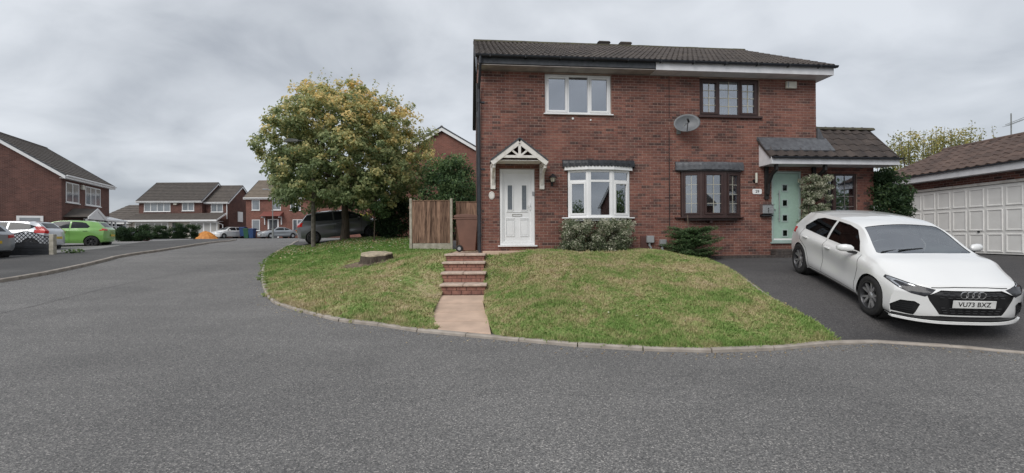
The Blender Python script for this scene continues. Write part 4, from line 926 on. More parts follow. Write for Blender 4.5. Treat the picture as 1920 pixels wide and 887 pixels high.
for i, (y, z, a, c) in enumerate(LV):
    zb = .29 if i == 0 else LV[i-1][1]
    y1 = LV[i+1][0]+.06 if i < 3 else 12.25
    b = MB(); b.box(a+.02, c-.02, y+.075, y1+.1, zb-.15, z-.055); b.build('mortar_bed', m_mortar, st)
    rows = 2 if z-zb > .17 else 2; h = (z-.055-zb)/rows
    for r in range(rows):
        x = a+.02-(r % 2)*.11
        while x < c-.03:
            p, q = max(x+.005, a+.015), min(x+.215, c-.015)
            if q-p > .04: b = MB(); b.box(p, q, y+.05+random.uniform(-.003, .003), y+.12, zb+r*h+.005, zb+(r+1)*h-.003); b.build('brick', m_brick_step, st)
            x += .225
    for k in range(2):
        m = (a+c)/2; p, q = (a-.02, m-.004) if k == 0 else (m+.004, c+.02)
        b = MB(); b.box(p, q, y, y1, z-.05, z+random.uniform(-.003, .002)); b.build('tread_slab', m_tread, st, bevel=.008)
    b = MB(); 
    for xx in (a+.0, c-.10): b.box(xx, xx+.10, y+.14, y1+.2, zb-.2, z-.052)
    b.build('side_brickwork', m_brick_step, st)
pt = empty('top_landing', (-1.2, 12.3, 1.165), kind='structure'); ZOFF[pt] = tuple(pt.location)
b = MB(); b.box(-1.74, -.9, 12.26, 14.2, 1.02, 1.15); b.box(-1.2, -.88, 14.22, 17.6, 1.0, 1.13); b.build('paving_slab', m_slab, pt)
b = MB(); b.prism([hp(.02, -.30), hp(1.5, -.30), hp(1.5, -.01), hp(.02, -.01)], 1.10, 1.215, 'z'); b.build('paving_slab', m_slab, pt, bevel=.006)
b = MB(); b.prism([hp(1.52, -.28), hp(2.15, -.28), hp(2.15, -.01), hp(1.52, -.01)], 1.10, 1.20, 'z'); b.build('paving_slab', m_slab, pt, bevel=.006)

# tree stump with scraped soil round it
sx, sy, sz = -4.08, 13.55, lawn_z(-4.08, 13.55)
stump = empty('tree_stump', (sx, sy, sz), 0, 'low wide sawn tree stump on bare soil in the left lawn', 'tree stump'); ZOFF[stump] = 0
b = MB(); n = 36; rad = [.46+.035*math.sin(3*k*2*math.pi/n+1)+.03*math.sin(7*k*2*math.pi/n)+random.uniform(-.012, .012) for k in range(n)]
ring = lambda s, z, j=0: [(s*rad[k]*math.cos(2*math.pi*k/n), s*rad[k]*math.sin(2*math.pi*k/n)*.8, z+random.uniform(-j, j)) for k in range(n)]
TOP = .26; A_ = ring(1.22, -.12); B_ = ring(1.03, .04, .02); C_ = [(x, y, z+.17*y) for x, y, z in ring(.97, TOP-.03, .008)]
b.add(A_+B_+C_, [(r*n+k, r*n+(k+1) % n, (r+1)*n+(k+1) % n, (r+1)*n+k) for r in range(2) for k in range(n)]); b.build('bark', m_bark, stump, smooth=70)
b = MB(); D_ = [(x, y, z+.17*y) for x, y, z in ring(.975, TOP-.03)]; E_ = [(x, y, z+.17*y) for x, y, z in ring(.95, TOP, .004)]
b.add(D_+E_+[(0, 0, TOP+.012)], [(k, (k+1) % n, n+(k+1) % n, n+k) for k in range(n)]+[(n+k, n+(k+1) % n, 2*n) for k in range(n)]); b.build('cut_face', m_cutwood, stump)
soilp = []
for k in range(22): a = 2*math.pi*k/22; r_ = .80+.22*math.sin(2*a+.6)+.1*math.sin(5*a); soilp.append((sx-.05+r_*math.cos(a)*1.15, sy-.18+r_*math.sin(a)*.75))
def soil_z(X, Y): return lawn_zs(X, Y)-.030+.10*np.exp(-((X-sx+.12)**2/.55+(Y-sy+.15)**2/.26))+.016*np.sin(X*19+Y*7)*np.sin(Y*23)+.012*np.sin(X*41)*np.sin(Y*37+X*9)
sheet('bare_soil_patch', soilp, soil_z, .08, m_soil, vec=True)

# ------------------------------------------------------------------ fence
def board_fence(name, p, q, z0, z1, label, posts, nb, gravel=.25, single=True, board=m_fencewood, wob=.006):
    """closeboard panel between p and q"""
    d_ = math.hypot(q[0]-p[0], q[1]-p[1]); rz = math.atan2(q[1]-p[1], q[0]-p[0])
    f = empty(name, (p[0], p[1], z0), rz, label, 'fence'); ZOFF[f] = 0
    for x in posts: b = MB(); b.box(x-.05, x+.05, -.055, .055, -.2, z1-z0+.08); b.build('concrete_post', m_conc, f, bevel=.012)
    if gravel: b = MB(); b.box(.06, d_-.06, -.02, .025, -.15, gravel); b.build('gravel_board', m_conc, f, bevel=.006)
    w = (d_-.10)/nb; 
    for i in range(nb):
        x = .05+i*w; b = MB(); h = z1-z0-.02+random.uniform(-wob, wob); y0 = -.028+random.uniform(-.003, .003)
        b.hexa([(x, y0, gravel+.01), (x+w*1.12, y0+.016, gravel+.01), (x+w*1.12, y0+.024, gravel+.01), (x, y0+.018, gravel+.01)], [(x, y0, h), (x+w*1.12, y0+.016, h), (x+w*1.12, y0+.024, h), (x, y0+.018, h)])
        b.build('board', board, f)
    b = MB(); b.box(.04, d_-.04, -.04, .03, z1-z0-.015, z1-z0+.015); b.build('capping_rail', board, f)
    b = MB()
    for zz_ in (.45, 1.6): b.box(.05, d_-.05, .012, .06, zz_, zz_+.07)
    b.build('arris_rail', board, f); return f
board_fence('boundary_fence', (-3.94, 17.7), (-2.36, 17.7), 1.10, 3.02, 'brown closeboard fence panel between two concrete posts left of the brown bin', [0, 1.58], 15)
board_fence('boundary_fence', (-2.26, 17.95), (-.95, 17.95), 1.10, 2.98, 'darker brown fence boards behind the brown wheelie bin', [], 11, gravel=.03)
board_fence('boundary_fence', (-4.02, 17.82), (-4.78, 23.8), 1.12, 3.14, 'weathered side fence running back from the corner concrete post', [1.95, 3.9, 5.9], 44)

def wheelie(name, x, y, z, rz, m, label, s=1.0, group=None):
    t = empty(name, (x, y, z), rz, label, 'wheelie bin', group); ZOFF[t] = 0
    b = MB(); b.hexa([(-.22*s, -.24*s, .03), (.22*s, -.24*s, .03), (.22*s, .20*s, .03), (-.22*s, .20*s, .03)], [(-.29*s, -.34*s, .97*s), (.29*s, -.34*s, .97*s), (.29*s, .32*s, .97*s), (-.29*s, .32*s, .97*s)])
    b.build('body', m, t, bevel=.02)
    b = MB(); b.hexa([(-.305*s, -.36*s, .94*s), (.305*s, -.36*s, .94*s), (.305*s, .34*s, .94*s), (-.305*s, .34*s, .94*s)], [(-.305*s, -.36*s, .98*s), (.305*s, -.36*s, .98*s), (.305*s, .34*s, .98*s), (-.305*s, .34*s, .98*s)]); b.build('rim', m, t)
    b = MB(); pr = [(-.39*s, .975*s), (.36*s, .985*s), (.38*s, 1.03*s), (.30*s, 1.065*s), (0, 1.085*s), (-.28*s, 1.05*s), (-.39*s, 1.0*s)]; b.prism(pr, -.31*s, .31*s, 'x'); b.build('lid', m, t, bevel=.012)
    b = MB(); b.tube([(-.22*s, .42*s, .96*s), (.22*s, .42*s, .96*s)], .014, 8); b.tube([(-.22*s, .30*s, .95*s), (-.22*s, .42*s, .96*s)], .014, 8); b.tube([(.22*s, .30*s, .95*s), (.22*s, .42*s, .96*s)], .014, 8); b.build('handle', m, t)
    for q in (-.27, .23):
        b = MB(); b.lathe([(.02, 0), (.075, 0), (.10, .012), (.10, .038), (.075, .05), (.02, .05)], (q*s, .22*s, .10), 'x', 18); b.build('wheel', m_rubber, t, smooth=40)
        b = MB(); b.lathe([(.0, -.003), (.05, -.003), (.05, .053), (0, .053)], (q*s, .22*s, .10), 'x', 14); b.build('hub', m_grey_plastic, t)
    b = MB(); b.box(-.19*s, .19*s, .2*s, .24*s, .08, .12); b.build('axle', m_black, t)
    return t
wb = wheelie('wheelie_bin', -1.25, 13.15, 1.165, R(82), m_bin_brown, 'brown wheelie bin at the top of the steps beside the house corner')
b = MB(); 
# faint worn label patch on the side
M_ = Matrix.Rotation(R(0), 4, 'Z')
b.box(.262, .268, -.12, .06, .60, .66); b.build('worn_patch', mat('worn_bin_patch', (.30,.19,.15), .7), wb)

# ------------------------------------------------------------------ double garage on the right
GX, GY0, GY1 = 14.3, 9.4, 17.2
gar = empty('double_garage', (GX, 13, .96), 0, 'long low brick garage with white panelled up-and-over doors and brown tiled roof', 'garage'); ZOFF[gar] = tuple(gar.location)
b = MB(); 
b.box(GX, GX+.1, GY0, GY1, .9, 3.62) if False else None
for (y0, y1, z0, z1) in [(GY0, GY1, 3.12, 3.62), (16.42, GY1, .9, 3.12), (GY0, 10.1, .9, 3.12)]: b.box(GX, GX+.12, y0, y1, z0, z1)
b.box(GX+.121, GX+5.6, GY1-.1, GY1, .9, 3.62); b.box(GX+.121, GX+5.6, GY0, GY0+.1, .9, 3.62); b.build('wall', m_brick_wall, gar)
b = MB(); b.box(GX+.2, GX+.25, 10.1, 16.5, .9, 3.2); b.build('dark_interior', m_room, gar)
def gdoor(y0, y1, npan):
    dr = empty('garage_door', (0, 0, 0)); dr.parent = gar; ZOFF[dr] = 0
    z0, z1 = .99, 3.08; X = GX-.02
    b = MB()
    for (a, c, e, f) in [(y0, y0+.07, z0, z1+.06), (y1-.07, y1, z0, z1+.06), (y0+.07, y1-.07, z1-.02, z1+.06)]: b.box(X-.03, X+.06, a, c, e, f)
    b.build('frame', m_white_old, dr, bevel=.004)
    b = MB(); b.box(X+.012, X+.03, y0+.075, y1-.075, z0+.01, z1-.03); b.build('leaf_sheet', m_garage, dr)
    W = (y1-y0-.16)/npan; rows = [(1.07, 1.62), (1.70, 2.40), (2.47, 2.98)] 
    rows = [(1.05, 1.60), (1.68, 2.33), (2.41, 2.98)]
    me = {}
    for (a, c) in rows:
        h = c-a; q = MB(); w2 = W/2-.035; i1, i2 = .035, .06
        r0 = [(0, -w2, 0), (0, w2, 0), (0, w2, h), (0, -w2, h)]
        r1 = [(-.018, -w2+.012, .012), (-.018, w2-.012, .012), (-.018, w2-.012, h-.012), (-.018, -w2+.012, h-.012)]
        r2 = [(-.018, -w2+i1, i1), (-.018, w2-i1, i1), (-.018, w2-i1, h-i1), (-.018, -w2+i1, h-i1)]
        r3 = [(-.004, -w2+i2, i2), (-.004, w2-i2, i2), (-.004, w2-i2, h-i2), (-.004, -w2+i2, h-i2)]
        q.add(r0+r1+r2+r3, [(k*4+i, k*4+(i+1) % 4, k*4+4+(i+1) % 4, k*4+4+i) for k in range(3) for i in range(4)]+[(12, 13, 14, 15)])
        data = q.build('panel', m_garage, data_only=True)
        for i in range(npan): inst('panel', data, dr, (X+.011-GX, y0+.08+W*(i+.5)-13, a-.96))
    b = MB(); b.lathe([(0, -.03), (.03, -.03), (.035, -.005), (.02, 0)], (X, y0+(y1-y0)*.42 if npan > 4 else (y0+y1)/2, 1.66), 'x', 12); b.build('handle', m_black, dr)
    return dr
gdoor(12.02, 16.4, 8)
gdoor(10.1, 11.9, 3)
b = MB(); b.box(GX-.36, GX-.335, GY0-.1, GY1+.3, 3.38, 3.58); b.box(GX-.334, GX-.002, GY0-.1, GY1+.3, 3.38, 3.40); b.build('fascia', m_fascia, gar)
b = MB(); b.box(GX-.42, GX-.36, GY0-.1, GY1+.32, 3.585, 3.63); b.build('gutter', m_gutter, gar)
gn, gw = 27, .30; gs = Vector((2.95, 0, 1.24)); gv = 7
b = MB(); b.prism([(GX-.38, 3.60), (GX+2.57, 4.83), (GX+5.5, 3.60)], GY0-.15, GY1+.35, 'y'); b.build('roof_deck', m_tile_garage, gar)
tiled_slope(gar, (GX-.42, GY1+.36, 3.61), (0, -1, 0), gs, gn, gv, gw, gs.length/gv, m_tile_garage, 1, r=.04, name='roof_tile')
for i in range(18): 
    o = inst('ridge_tile', ridge_me, gar, (2.56, GY1+.2-i*.445-13, 4.83-.96), (0, 0, R(90)), scale=(1.0, 1.2, 1.1)); o.material_slots[0].link = 'OBJECT'; o.material_slots[0].material = m_tile_garage
t = empty('tv_aerial', (22.05, 20, 4.7), 0, 'thin rooftop television aerial against the sky above the garage', 'aerial'); ZOFF[t] = 0
b = MB(); b.tube([(0, 0, -2.2), (0, 0, 2.2)], .025, 6); b.build('mast', m_greypost, t); b = MB(); b.tube([(-.25, 0, 1.7), (.65, 0, 2.05)], .012, 5)
for k in range(7): x = -.2+k*.13; b.tube([(x, -.18, 1.72+x*.38), (x, .18, 1.72+x*.38)], .008, 4)
b.build('antenna', m_greypost, t)

# ------------------------------------------------------------------ plants
def leaf_mesh(name, P, size, m, tone, parent=None, flat=0.0, aspect=.55, jit=.35, face=None, **kw):
    n = len(P); P = np.asarray(P, float)
    a = rng.normal(size=(n, 3)); a /= np.linalg.norm(a, axis=1)[:, None]; 
    nrm = rng.normal(size=(n, 3)); nrm[:, 2] += flat; nrm += 0 if face is None else face*1.6; nrm /= np.linalg.norm(nrm, axis=1)[:, None]
    u = np.cross(nrm, a); u /= np.linalg.norm(u, axis=1)[:, None]+1e-9; v = np.cross(nrm, u)
    s = (size*(1+rng.uniform(-jit, jit, n)))[:, None]
    # a folded leaf: two triangles sharing the midrib
    V = np.stack([P-u*s*.5, P+v*s*aspect*.5+nrm*s*.10, P+u*s*.5, P-v*s*aspect*.5+nrm*s*.10], 1).reshape(-1, 3)
    me = bpy.data.meshes.new(name); me.vertices.add(4*n); me.vertices.foreach_set('co', V.ravel())
    I = np.arange(n)*4; T = np.stack([I, I+1, I+2, I, I+2, I+3], 1).reshape(-1)
    me.loops.add(6*n); me.loops.foreach_set('vertex_index', T); me.polygons.add(2*n)
    me.polygons.foreach_set('loop_start', np.arange(2*n)*3); me.polygons.foreach_set('loop_total', np.full(2*n, 3)); me.update(calc_edges=True)
    at = me.attributes.new('tone', 'FLOAT', 'POINT'); at.data.foreach_set('value', np.repeat(np.clip(tone, 0, 1), 4).astype(np.float32))
    me.materials.append(m); o = bpy.data.objects.new(name, me); COL.objects.link(o); o.parent = parent; return tag(o, **kw)
def blob_points(n, clumps, rad, spread=1.0):
    """clumps: (k,3) centres; leaves scattered round them, denser towards each clump's skin"""
    idx = rng.integers(0, len(clumps), n); d = rng.normal(size=(n, 3)); d /= np.linalg.norm(d, axis=1)[:, None]
    r = rad[idx]*(rng.uniform(0, 1, n)**.45)*spread
    return clumps[idx]+d*r[:, None]*np.array([1, 1, .75]), idx
def limb(b, p, q, r0, r1, n=5, wob=.08):
    P = [Vector(p).lerp(Vector(q), i/n)+Vector((random.uniform(-wob, wob), random.uniform(-wob, wob), random.uniform(-wob, wob)*.4))*(0 if i in (0,) else 1) for i in range(n+1)]
    b.tube(P, [r0+(r1-r0)*i/n for i in range(n+1)], 7)
# the oak-like tree on the lawn
tx, ty = -8.1, 22.0; tz = lawn_z(tx, ty)
tree = empty('autumn_tree', (tx, ty, tz), 0, 'large round street tree turning yellow on the left lawn', 'tree'); ZOFF[tree] = 0
b = MB(); b.tube([(0, 0, -.2), (0, 0, .15), (.03, 0, .8), (-.02, .03, 1.6), (.06, 0, 2.4)], [.30, .22, .17, .155, .14], 12)
limb(b, (.06, 0, 2.2), (.3, .2, 5.6), .13, .03, 7, .12)
tips = []
for k in range(15):
    a = 2*math.pi*k/15*1.9; el = random.uniform(.15, 1.1); L_ = random.uniform(2.4, 3.7); z0 = random.uniform(1.7, 3.0)
    q = (math.cos(a)*math.cos(el)*L_, math.sin(a)*math.cos(el)*L_*.9, z0+math.sin(el)*L_*.9)
    limb(b, (.04, 0, z0), q, .075, .018, 6, .14); tips.append(q)
    for j in range(3):
        t_ = random.uniform(.4, .9); p = Vector((.04, 0, z0)).lerp(Vector(q), t_); e = p+Vector((random.uniform(-1, 1), random.uniform(-1, 1), random.uniform(-.3, .9))); limb(b, p, e, .03, .008, 4, .06)
b.build('trunk', m_bark, tree, smooth=60)
C = []; rad = []
LX, LY, LZ = -1.68, -1.8, 4.42      # where the lantern hangs: keep leaves off its front
while len(C) < 1050:
    p = rng.uniform(-1, 1, 3)
    rr = np.linalg.norm(p)
    if rr > 1 or rr < .42: continue
    # broad crown, flattened below, lobed outline
    az = math.atan2(p[1], p[0]); lob = 1+.07*math.sin(3*az+1.0)+.06*math.sin(5*az+p[2]*4)
    x, y, z = p[0]*4.0*lob, p[1]*3.7*lob, p[2]*3.6
    if z+3.95 < 1.72 and -2.3 < x < 1.3: continue
    C.append((x+.05, y, z+3.95)); rad.append(rng.uniform(.20, .44))
C = np.array(C); rad = np.array(rad)
P, idx = blob_points(70000, C, rad)
_u = P[:, 0]-(LX+(LY-P[:, 1])*.484); _q = (P[:, 1] < LY+.15) & (np.abs(_u) < .46) & (np.abs(P[:, 2]-LZ+(LY-P[:, 1])*.20) < .20); P, idx = P[~_q], idx[~_q]
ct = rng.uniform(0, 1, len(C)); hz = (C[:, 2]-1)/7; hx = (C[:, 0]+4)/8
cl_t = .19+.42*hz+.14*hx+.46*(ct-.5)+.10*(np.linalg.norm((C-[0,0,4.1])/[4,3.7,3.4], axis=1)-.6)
tone = cl_t[idx]+rng.normal(0, .10, len(idx))+.22*(P[:, 2]-C[idx, 2])/rad[idx]*.6  # upper leaves of each clump coloured paler: light from above put into tone
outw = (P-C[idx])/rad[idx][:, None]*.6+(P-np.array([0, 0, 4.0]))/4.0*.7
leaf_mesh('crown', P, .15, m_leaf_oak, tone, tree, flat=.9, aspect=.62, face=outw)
# wispy shoots over the top
P = []; 
for k in range(26):
    a = random.uniform(0, 6.28); r_ = random.uniform(.3, 3.0); x, y = r_*math.cos(a), r_*math.sin(a); z = 4.15+3.3*math.sqrt(max(0, 1-(r_/4)**2))
    for j in range(14): t_ = j/14; P.append((x+t_*.15+random.uniform(-.05, .05), y+random.uniform(-.05, .05), z+t_*random.uniform(.45, .75)))
leaf_mesh('top_shoots', np.array(P), .10, m_leaf_oak, rng.uniform(.3, .9, len(P)), tree, kind='stuff')

def bush(name, c, size, n, leaf, m, label, cat='shrub', nc=60, tone=(.45, .28), stems=True, box=False, top_light=.25, group=None, stem_m=None, rz=0.0, seed_shape=(.1, 4), crown='foliage', base=None, cr=(.16, .34), flat=.3):
    """c: base centre; size: full width, depth, height"""
    t = empty(name, c, rz, label, cat, group); ZOFF[t] = 0
    sx_, sy_, sz_ = size; C = []
    while len(C) < nc:
        p = rng.uniform(-1, 1, 3)
        if box: 
            k = np.argmax(np.abs(p)); 
            if np.max(np.abs(p)) < .55: continue
        else:
            rr = np.linalg.norm(p)
            if rr > 1 or rr < .4: continue
        az = math.atan2(p[1], p[0]); lob = 1+seed_shape[0]*math.sin(seed_shape[1]*az+p[2]*3)
        C.append((p[0]*sx_/2*.88*lob, p[1]*sy_/2*.88*lob, sz_/2+p[2]*sz_/2*.90))
    C = np.array(C); mn = min(size); rad = rng.uniform(cr[0], cr[1], nc)*mn
    P, idx = blob_points(n, C, rad); P[:, 2] = np.where(P[:, 2] < .01, rng.uniform(.01, .2*sz_, len(P)), P[:, 2])
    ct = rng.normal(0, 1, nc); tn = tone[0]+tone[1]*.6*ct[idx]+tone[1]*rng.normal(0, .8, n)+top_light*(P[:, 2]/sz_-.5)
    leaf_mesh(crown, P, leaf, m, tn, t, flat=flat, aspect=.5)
    if stems:
        b = MB()
        for k in range(7): q = C[rng.integers(0, nc)]; limb(b, (random.uniform(-.1, .1)*sx_, random.uniform(-.05, .05)*sy_, -.05), tuple(q), .012*max(1, sz_), .005, 4, .03)
        b.build('stems', stem_m or m_bark, t)
    return t
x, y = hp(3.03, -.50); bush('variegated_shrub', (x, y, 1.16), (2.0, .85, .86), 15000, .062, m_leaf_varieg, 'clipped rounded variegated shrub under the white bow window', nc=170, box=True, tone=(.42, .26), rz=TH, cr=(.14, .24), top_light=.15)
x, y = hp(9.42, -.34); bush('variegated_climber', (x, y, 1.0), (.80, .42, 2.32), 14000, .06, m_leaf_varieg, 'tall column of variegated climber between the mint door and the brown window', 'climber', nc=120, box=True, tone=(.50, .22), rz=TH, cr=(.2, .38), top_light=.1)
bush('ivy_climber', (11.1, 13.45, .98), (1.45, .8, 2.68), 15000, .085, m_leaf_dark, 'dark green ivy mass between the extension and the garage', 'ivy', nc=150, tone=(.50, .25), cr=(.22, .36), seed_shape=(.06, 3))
# flat-tiered conifer shrub
cxx, cyy = hp(5.6, -.55); con = empty('conifer_shrub', (cxx, cyy, 1.0), 0, 'dark low spreading conifer shrub under the brown bow window', 'shrub'); ZOFF[con] = 0
b = MB(); P = []; tn = []
limb(b, (0, 0, 0), (.0, 0, .78), .03, .012, 4, .01); b.tube([(-.05, 0, .70), (-.07, 0, 1.15)], .010, 5)
for k in range(110):
    a = random.uniform(0, 6.28); z = random.uniform(.03, .80); L_ = random.uniform(.50, .88)*(1.05-.25*abs(z-.35)/.5); q = Vector((math.cos(a)*L_*1.05, math.sin(a)*L_*.55, z+L_*.10))
    limb(b, (0, 0, z*.9), tuple(q), .012, .004, 3, .02)
    n_ = 150; ts = rng.uniform(.15, 1.0, n_); side = rng.uniform(-1, 1, n_)*(1-ts*.6)*.22; dx, dy = -math.sin(a), math.cos(a)
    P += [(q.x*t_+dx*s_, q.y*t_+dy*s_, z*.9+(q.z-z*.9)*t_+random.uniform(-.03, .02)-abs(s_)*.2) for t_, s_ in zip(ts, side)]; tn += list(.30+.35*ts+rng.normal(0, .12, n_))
b.build('stems', m_bark, con); leaf_mesh('foliage', np.array(P), .055, m_leaf_green, np.array(tn)*.75, con, flat=2.0, aspect=.35)
# growth behind the fence and round the grey car
bush('garden_tree', (-2.95, 21.4, 1.5), (3.3, 2.6, 4.1), 15000, .14, m_leaf_green, 'dense green tree behind the fence against the house side', 'tree', nc=170, tone=(.42, .24), cr=(.12, .22))
bush('dark_laurel', (-5.7, 22.2, 1.45), (2.1, 1.6, 2.3), 7000, .12, m_leaf_dark, 'dark laurel bush left of the side fence', 'bush', nc=90, tone=(.45, .2))
bush('dark_laurel', (-7.0, 24.0, 1.5), (1.5, 1.2, 1.1), 3500, .10, m_leaf_dark, 'low dark bush at the nose of the grey car', 'bush', nc=60, tone=(.5, .2))
sap = empty('garden_sapling', (-6.35, 20.9, lawn_z(-6.35, 20.9)), 0, 'thin sapling on the lawn edge right of the big trunk', 'tree'); ZOFF[sap] = 0
b = MB(); b.tube([(0, 0, -.1), (.02, 0, .9), (0, .02, 2.1)], [.035, .025, .012], 7)
for k in range(9): a = k*1.7; limb(b, (0, 0, .9+k*.12), (.6*math.cos(a), .5*math.sin(a), 1.3+k*.14), .012, .004, 3, .03)
b.build('trunk', m_bark, sap); Cc = np.array([(.55*math.cos(k*1.7)+random.uniform(-.2, .2), .5*math.sin(k*1.7), 1.25+k*.10) for k in range(18)])
P, idx = blob_points(2600, Cc, np.full(18, .34)); leaf_mesh('crown', P, .11, m_leaf_green, .5+rng.normal(0, .2, len(P)), sap)
bush('golden_shrub', (-9.0, 27.6, 1.6), (1.4, 1.0, 1.55), 1500, .10, m_leaf_gold, 'small golden yellow shrub beyond the grey car bonnet', 'shrub', nc=30, tone=(.5, .3))
# trees behind the garage
for (x_, y_, w_, h_, lab, n_) in [(25.2, 29, 4.2, 7.3, 'pale yellowing tree behind the garage, left part of the row', 7000), (29.2, 30, 5.4, 7.9, 'taller yellowing tree behind the garage with wispy top shoots', 9000), (34.5, 31, 3.2, 6.3, 'small rounded treetop at the right above the garage ridge', 2000)]:
    t = bush('garden_tree', (x_, y_, 1.2), (w_, w_*.8, h_), n_, .15, m_leaf_yellow, lab, 'tree', nc=110, tone=(.42, .30), cr=(.10, .2), crown='crown', seed_shape=(.15, 3))
    P = []; b = MB()
    for k in range(26):
        x, y = random.uniform(-.5, .5)*w_, random.uniform(-.3, .3)*w_; z = h_*.74+random.uniform(-.1, .1); hh = random.uniform(.7, 2.0)*(1-.8*abs(x)/w_); lean = random.uniform(-.3, .3)
        b.tube([(x, y, z-.8), (x+lean, y, z+hh)], [.02, .005], 4)
        for j in range(22): t_ = j/22; P.append((x+t_*lean+random.uniform(-.18, .18), y+random.uniform(-.15, .15), z+t_*hh+random.uniform(-.08, .08)))
    b.build('branches', m_bark, t, kind='stuff'); leaf_mesh('top_shoots', np.array(P), .15, m_leaf_yellow, rng.uniform(.2, .9, len(P)), t, kind='stuff')
    b = MB(); b.tube([(0, 0, -.2), (0, 0, h_*.6)], [.16, .06], 8); b.build('trunk', m_bark, t)

# grass blades, fallen leaves
def in_poly(X, Y, poly):
    c = np.zeros(len(X), bool); n = len(poly)
    for i in range(n):
        x1, y1 = poly[i][:2]; x2, y2 = poly[i-1][:2]
        if y1 == y2: continue
        c ^= ((y1 > Y) != (y2 > Y)) & (X < (x2-x1)*(Y-y1)/(y2-y1)+x1)
    return c
def scatter(poly, n, wfun=None):
    xs = [p[0] for p in poly]; ys = [p[1] for p in poly]; X = rng.uniform(min(xs), max(xs), n); Y = rng.uniform(min(ys), max(ys), n)
    k = in_poly(X, Y, poly)
    if wfun is not None: k &= rng.uniform(0, 1, n) < wfun(X, Y)
    return X[k], Y[k]
def blades(name, poly, n, label, wfun=None, h=(.02, .05)):
    X, Y = scatter(poly, n, wfun); Z = lawn_zs(X, Y)-.004; m = len(X)
    a = rng.uniform(0, 6.283, m); hh = rng.uniform(h[0], h[1], m)*(1+.5*np.sin(X*2.1)*np.sin(Y*1.7)); w = .007+Y*.0006
    dx, dy = np.cos(a)*w, np.sin(a)*w; lx, ly = rng.normal(0, .022, m), rng.normal(0, .022, m)
    V = np.stack([np.stack([X-dx, Y-dy, Z], 1), np.stack([X+dx, Y+dy, Z], 1), np.stack([X+lx, Y+ly, Z+hh], 1)], 1).reshape(-1, 3)
    me = bpy.data.meshes.new(name); me.vertices.add(3*m); me.vertices.foreach_set('co', V.ravel()); me.loops.add(3*m); me.loops.foreach_set('vertex_index', np.arange(3*m))
    me.polygons.add(m); me.polygons.foreach_set('loop_start', np.arange(m)*3); me.polygons.foreach_set('loop_total', np.full(m, 3)); me.update(calc_edges=True)
    me.materials.append(m_blade); o = bpy.data.objects.new(name, me); COL.objects.link(o); return tag(o, label, 'grass', kind='stuff')
blades('grass', LR, 190000, 'short dry green and straw coloured grass on the right front lawn')
blades('grass', LL, 330000, 'short patchy grass on the left corner lawn', lambda X, Y: np.clip((11/Y)**1.6, 0, 1)*(1-np.exp(-((X-sx+.1)**2/.55+(Y-sy+.2)**2/.22)*1.2)))
def tufts(name, poly, n, label, edge=None):
    X, Y = scatter(poly, n)
    if edge: 
        e_ = [edge[i] for i in rng.integers(0, len(edge)-1, 420)]; X = np.r_[X, [p[0] for p in e_]+rng.normal(0, .10, 420)]; Y = np.r_[Y, [p[1]+.07 for p in e_]+np.abs(rng.normal(0, .05, 420))]
    m = len(X); k = 22; X = np.repeat(X, k)+rng.normal(0, .028, m*k); Y = np.repeat(Y, k)+rng.normal(0, .028, m*k); s_ = np.repeat(rng.uniform(.5, 1.15, m), k)
    Z = lawn_zs(X, Y)-.004; a = rng.uniform(0, 6.283, m*k); hh = rng.uniform(.03, .095, m*k)*s_; w = .005+Y*.0004; dx, dy = np.cos(a)*w, np.sin(a)*w; lx, ly = rng.normal(0, .035, m*k)*s_, rng.normal(0, .035, m*k)*s_
    V = np.stack([np.stack([X-dx, Y-dy, Z], 1), np.stack([X+dx, Y+dy, Z], 1), np.stack([X+lx, Y+ly, Z+hh], 1)], 1).reshape(-1, 3); m = m*k
    me = bpy.data.meshes.new(name); me.vertices.add(3*m); me.vertices.foreach_set('co', V.ravel()); me.loops.add(3*m); me.loops.foreach_set('vertex_index', np.arange(3*m))
    me.polygons.add(m); me.polygons.foreach_set('loop_start', np.arange(m)*3); me.polygons.foreach_set('loop_total', np.full(m, 3)); me.update(calc_edges=True)
    me.materials.append(m_blade); o = bpy.data.objects.new(name, me); COL.objects.link(o); return tag(o, label, 'grass', kind='stuff')
tufts('grass_tufts', LR, 1300, 'longer tufts of grass standing out of the right lawn', [p for p in kerb_line if -.2 < p[0] < 4.7])
tufts('grass_tufts', LL, 3200, 'longer tufts of grass standing out of the left lawn', [p for p in kerb_line if p[0] < -1.4 and p[1] < 20])
def edge_tufts():
    P = [p for p in kerb_line if p[1] < 14 and p[0] < 4.6]; X = []; Y = []
    for p, q in zip(P, P[1:]):
        for _ in range(70): t_ = random.random(); X.append(p[0]+(q[0]-p[0])*t_+random.uniform(-.02, .06)); Y.append(p[1]+(q[1]-p[1])*t_+abs(random.gauss(.03, .05)))
    return X, Y
X, Y = scatter(LL, 26000, lambda X, Y: np.clip(np.exp(-((X+7.6)**2/12+(Y-21.0)**2/5))*1.0+.012, 0, 1))
leaf_mesh('fallen_leaves', np.stack([X, Y, lawn_zs(X, Y)+.03], 1), .085, m_leaf_fallen, rng.uniform(0, 1, len(X)), None, flat=3, label='fallen leaves lying on the grass under the big tree', cat='leaves', kind='stuff')
X, Y = scatter(LR+[], 160); leaf_mesh('fallen_leaves', np.stack([X, Y, lawn_zs(X, Y)+.04], 1), .045, m_leaf_fallen, rng.uniform(0, 1, len(X)), None, flat=3, label='few dry leaves scattered on the right lawn', cat='leaves', kind='stuff')
kx = [p for p in kerb_line if p[1] < 16]; P = []
for _ in range(420):
    p = random.choice(kx); s_ = abs(random.gauss(.0, .16)); P.append((p[0]-.10-s_*.5, p[1]-.10-s_, zr(p[1]-.1-s_)+.006))
leaf_mesh('kerb_debris', np.array(P), .030, m_leaf_fallen, rng.uniform(0, .7, len(P)), None, flat=6, label='bits of leaf and grit lying along the kerb', cat='debris', kind='stuff')

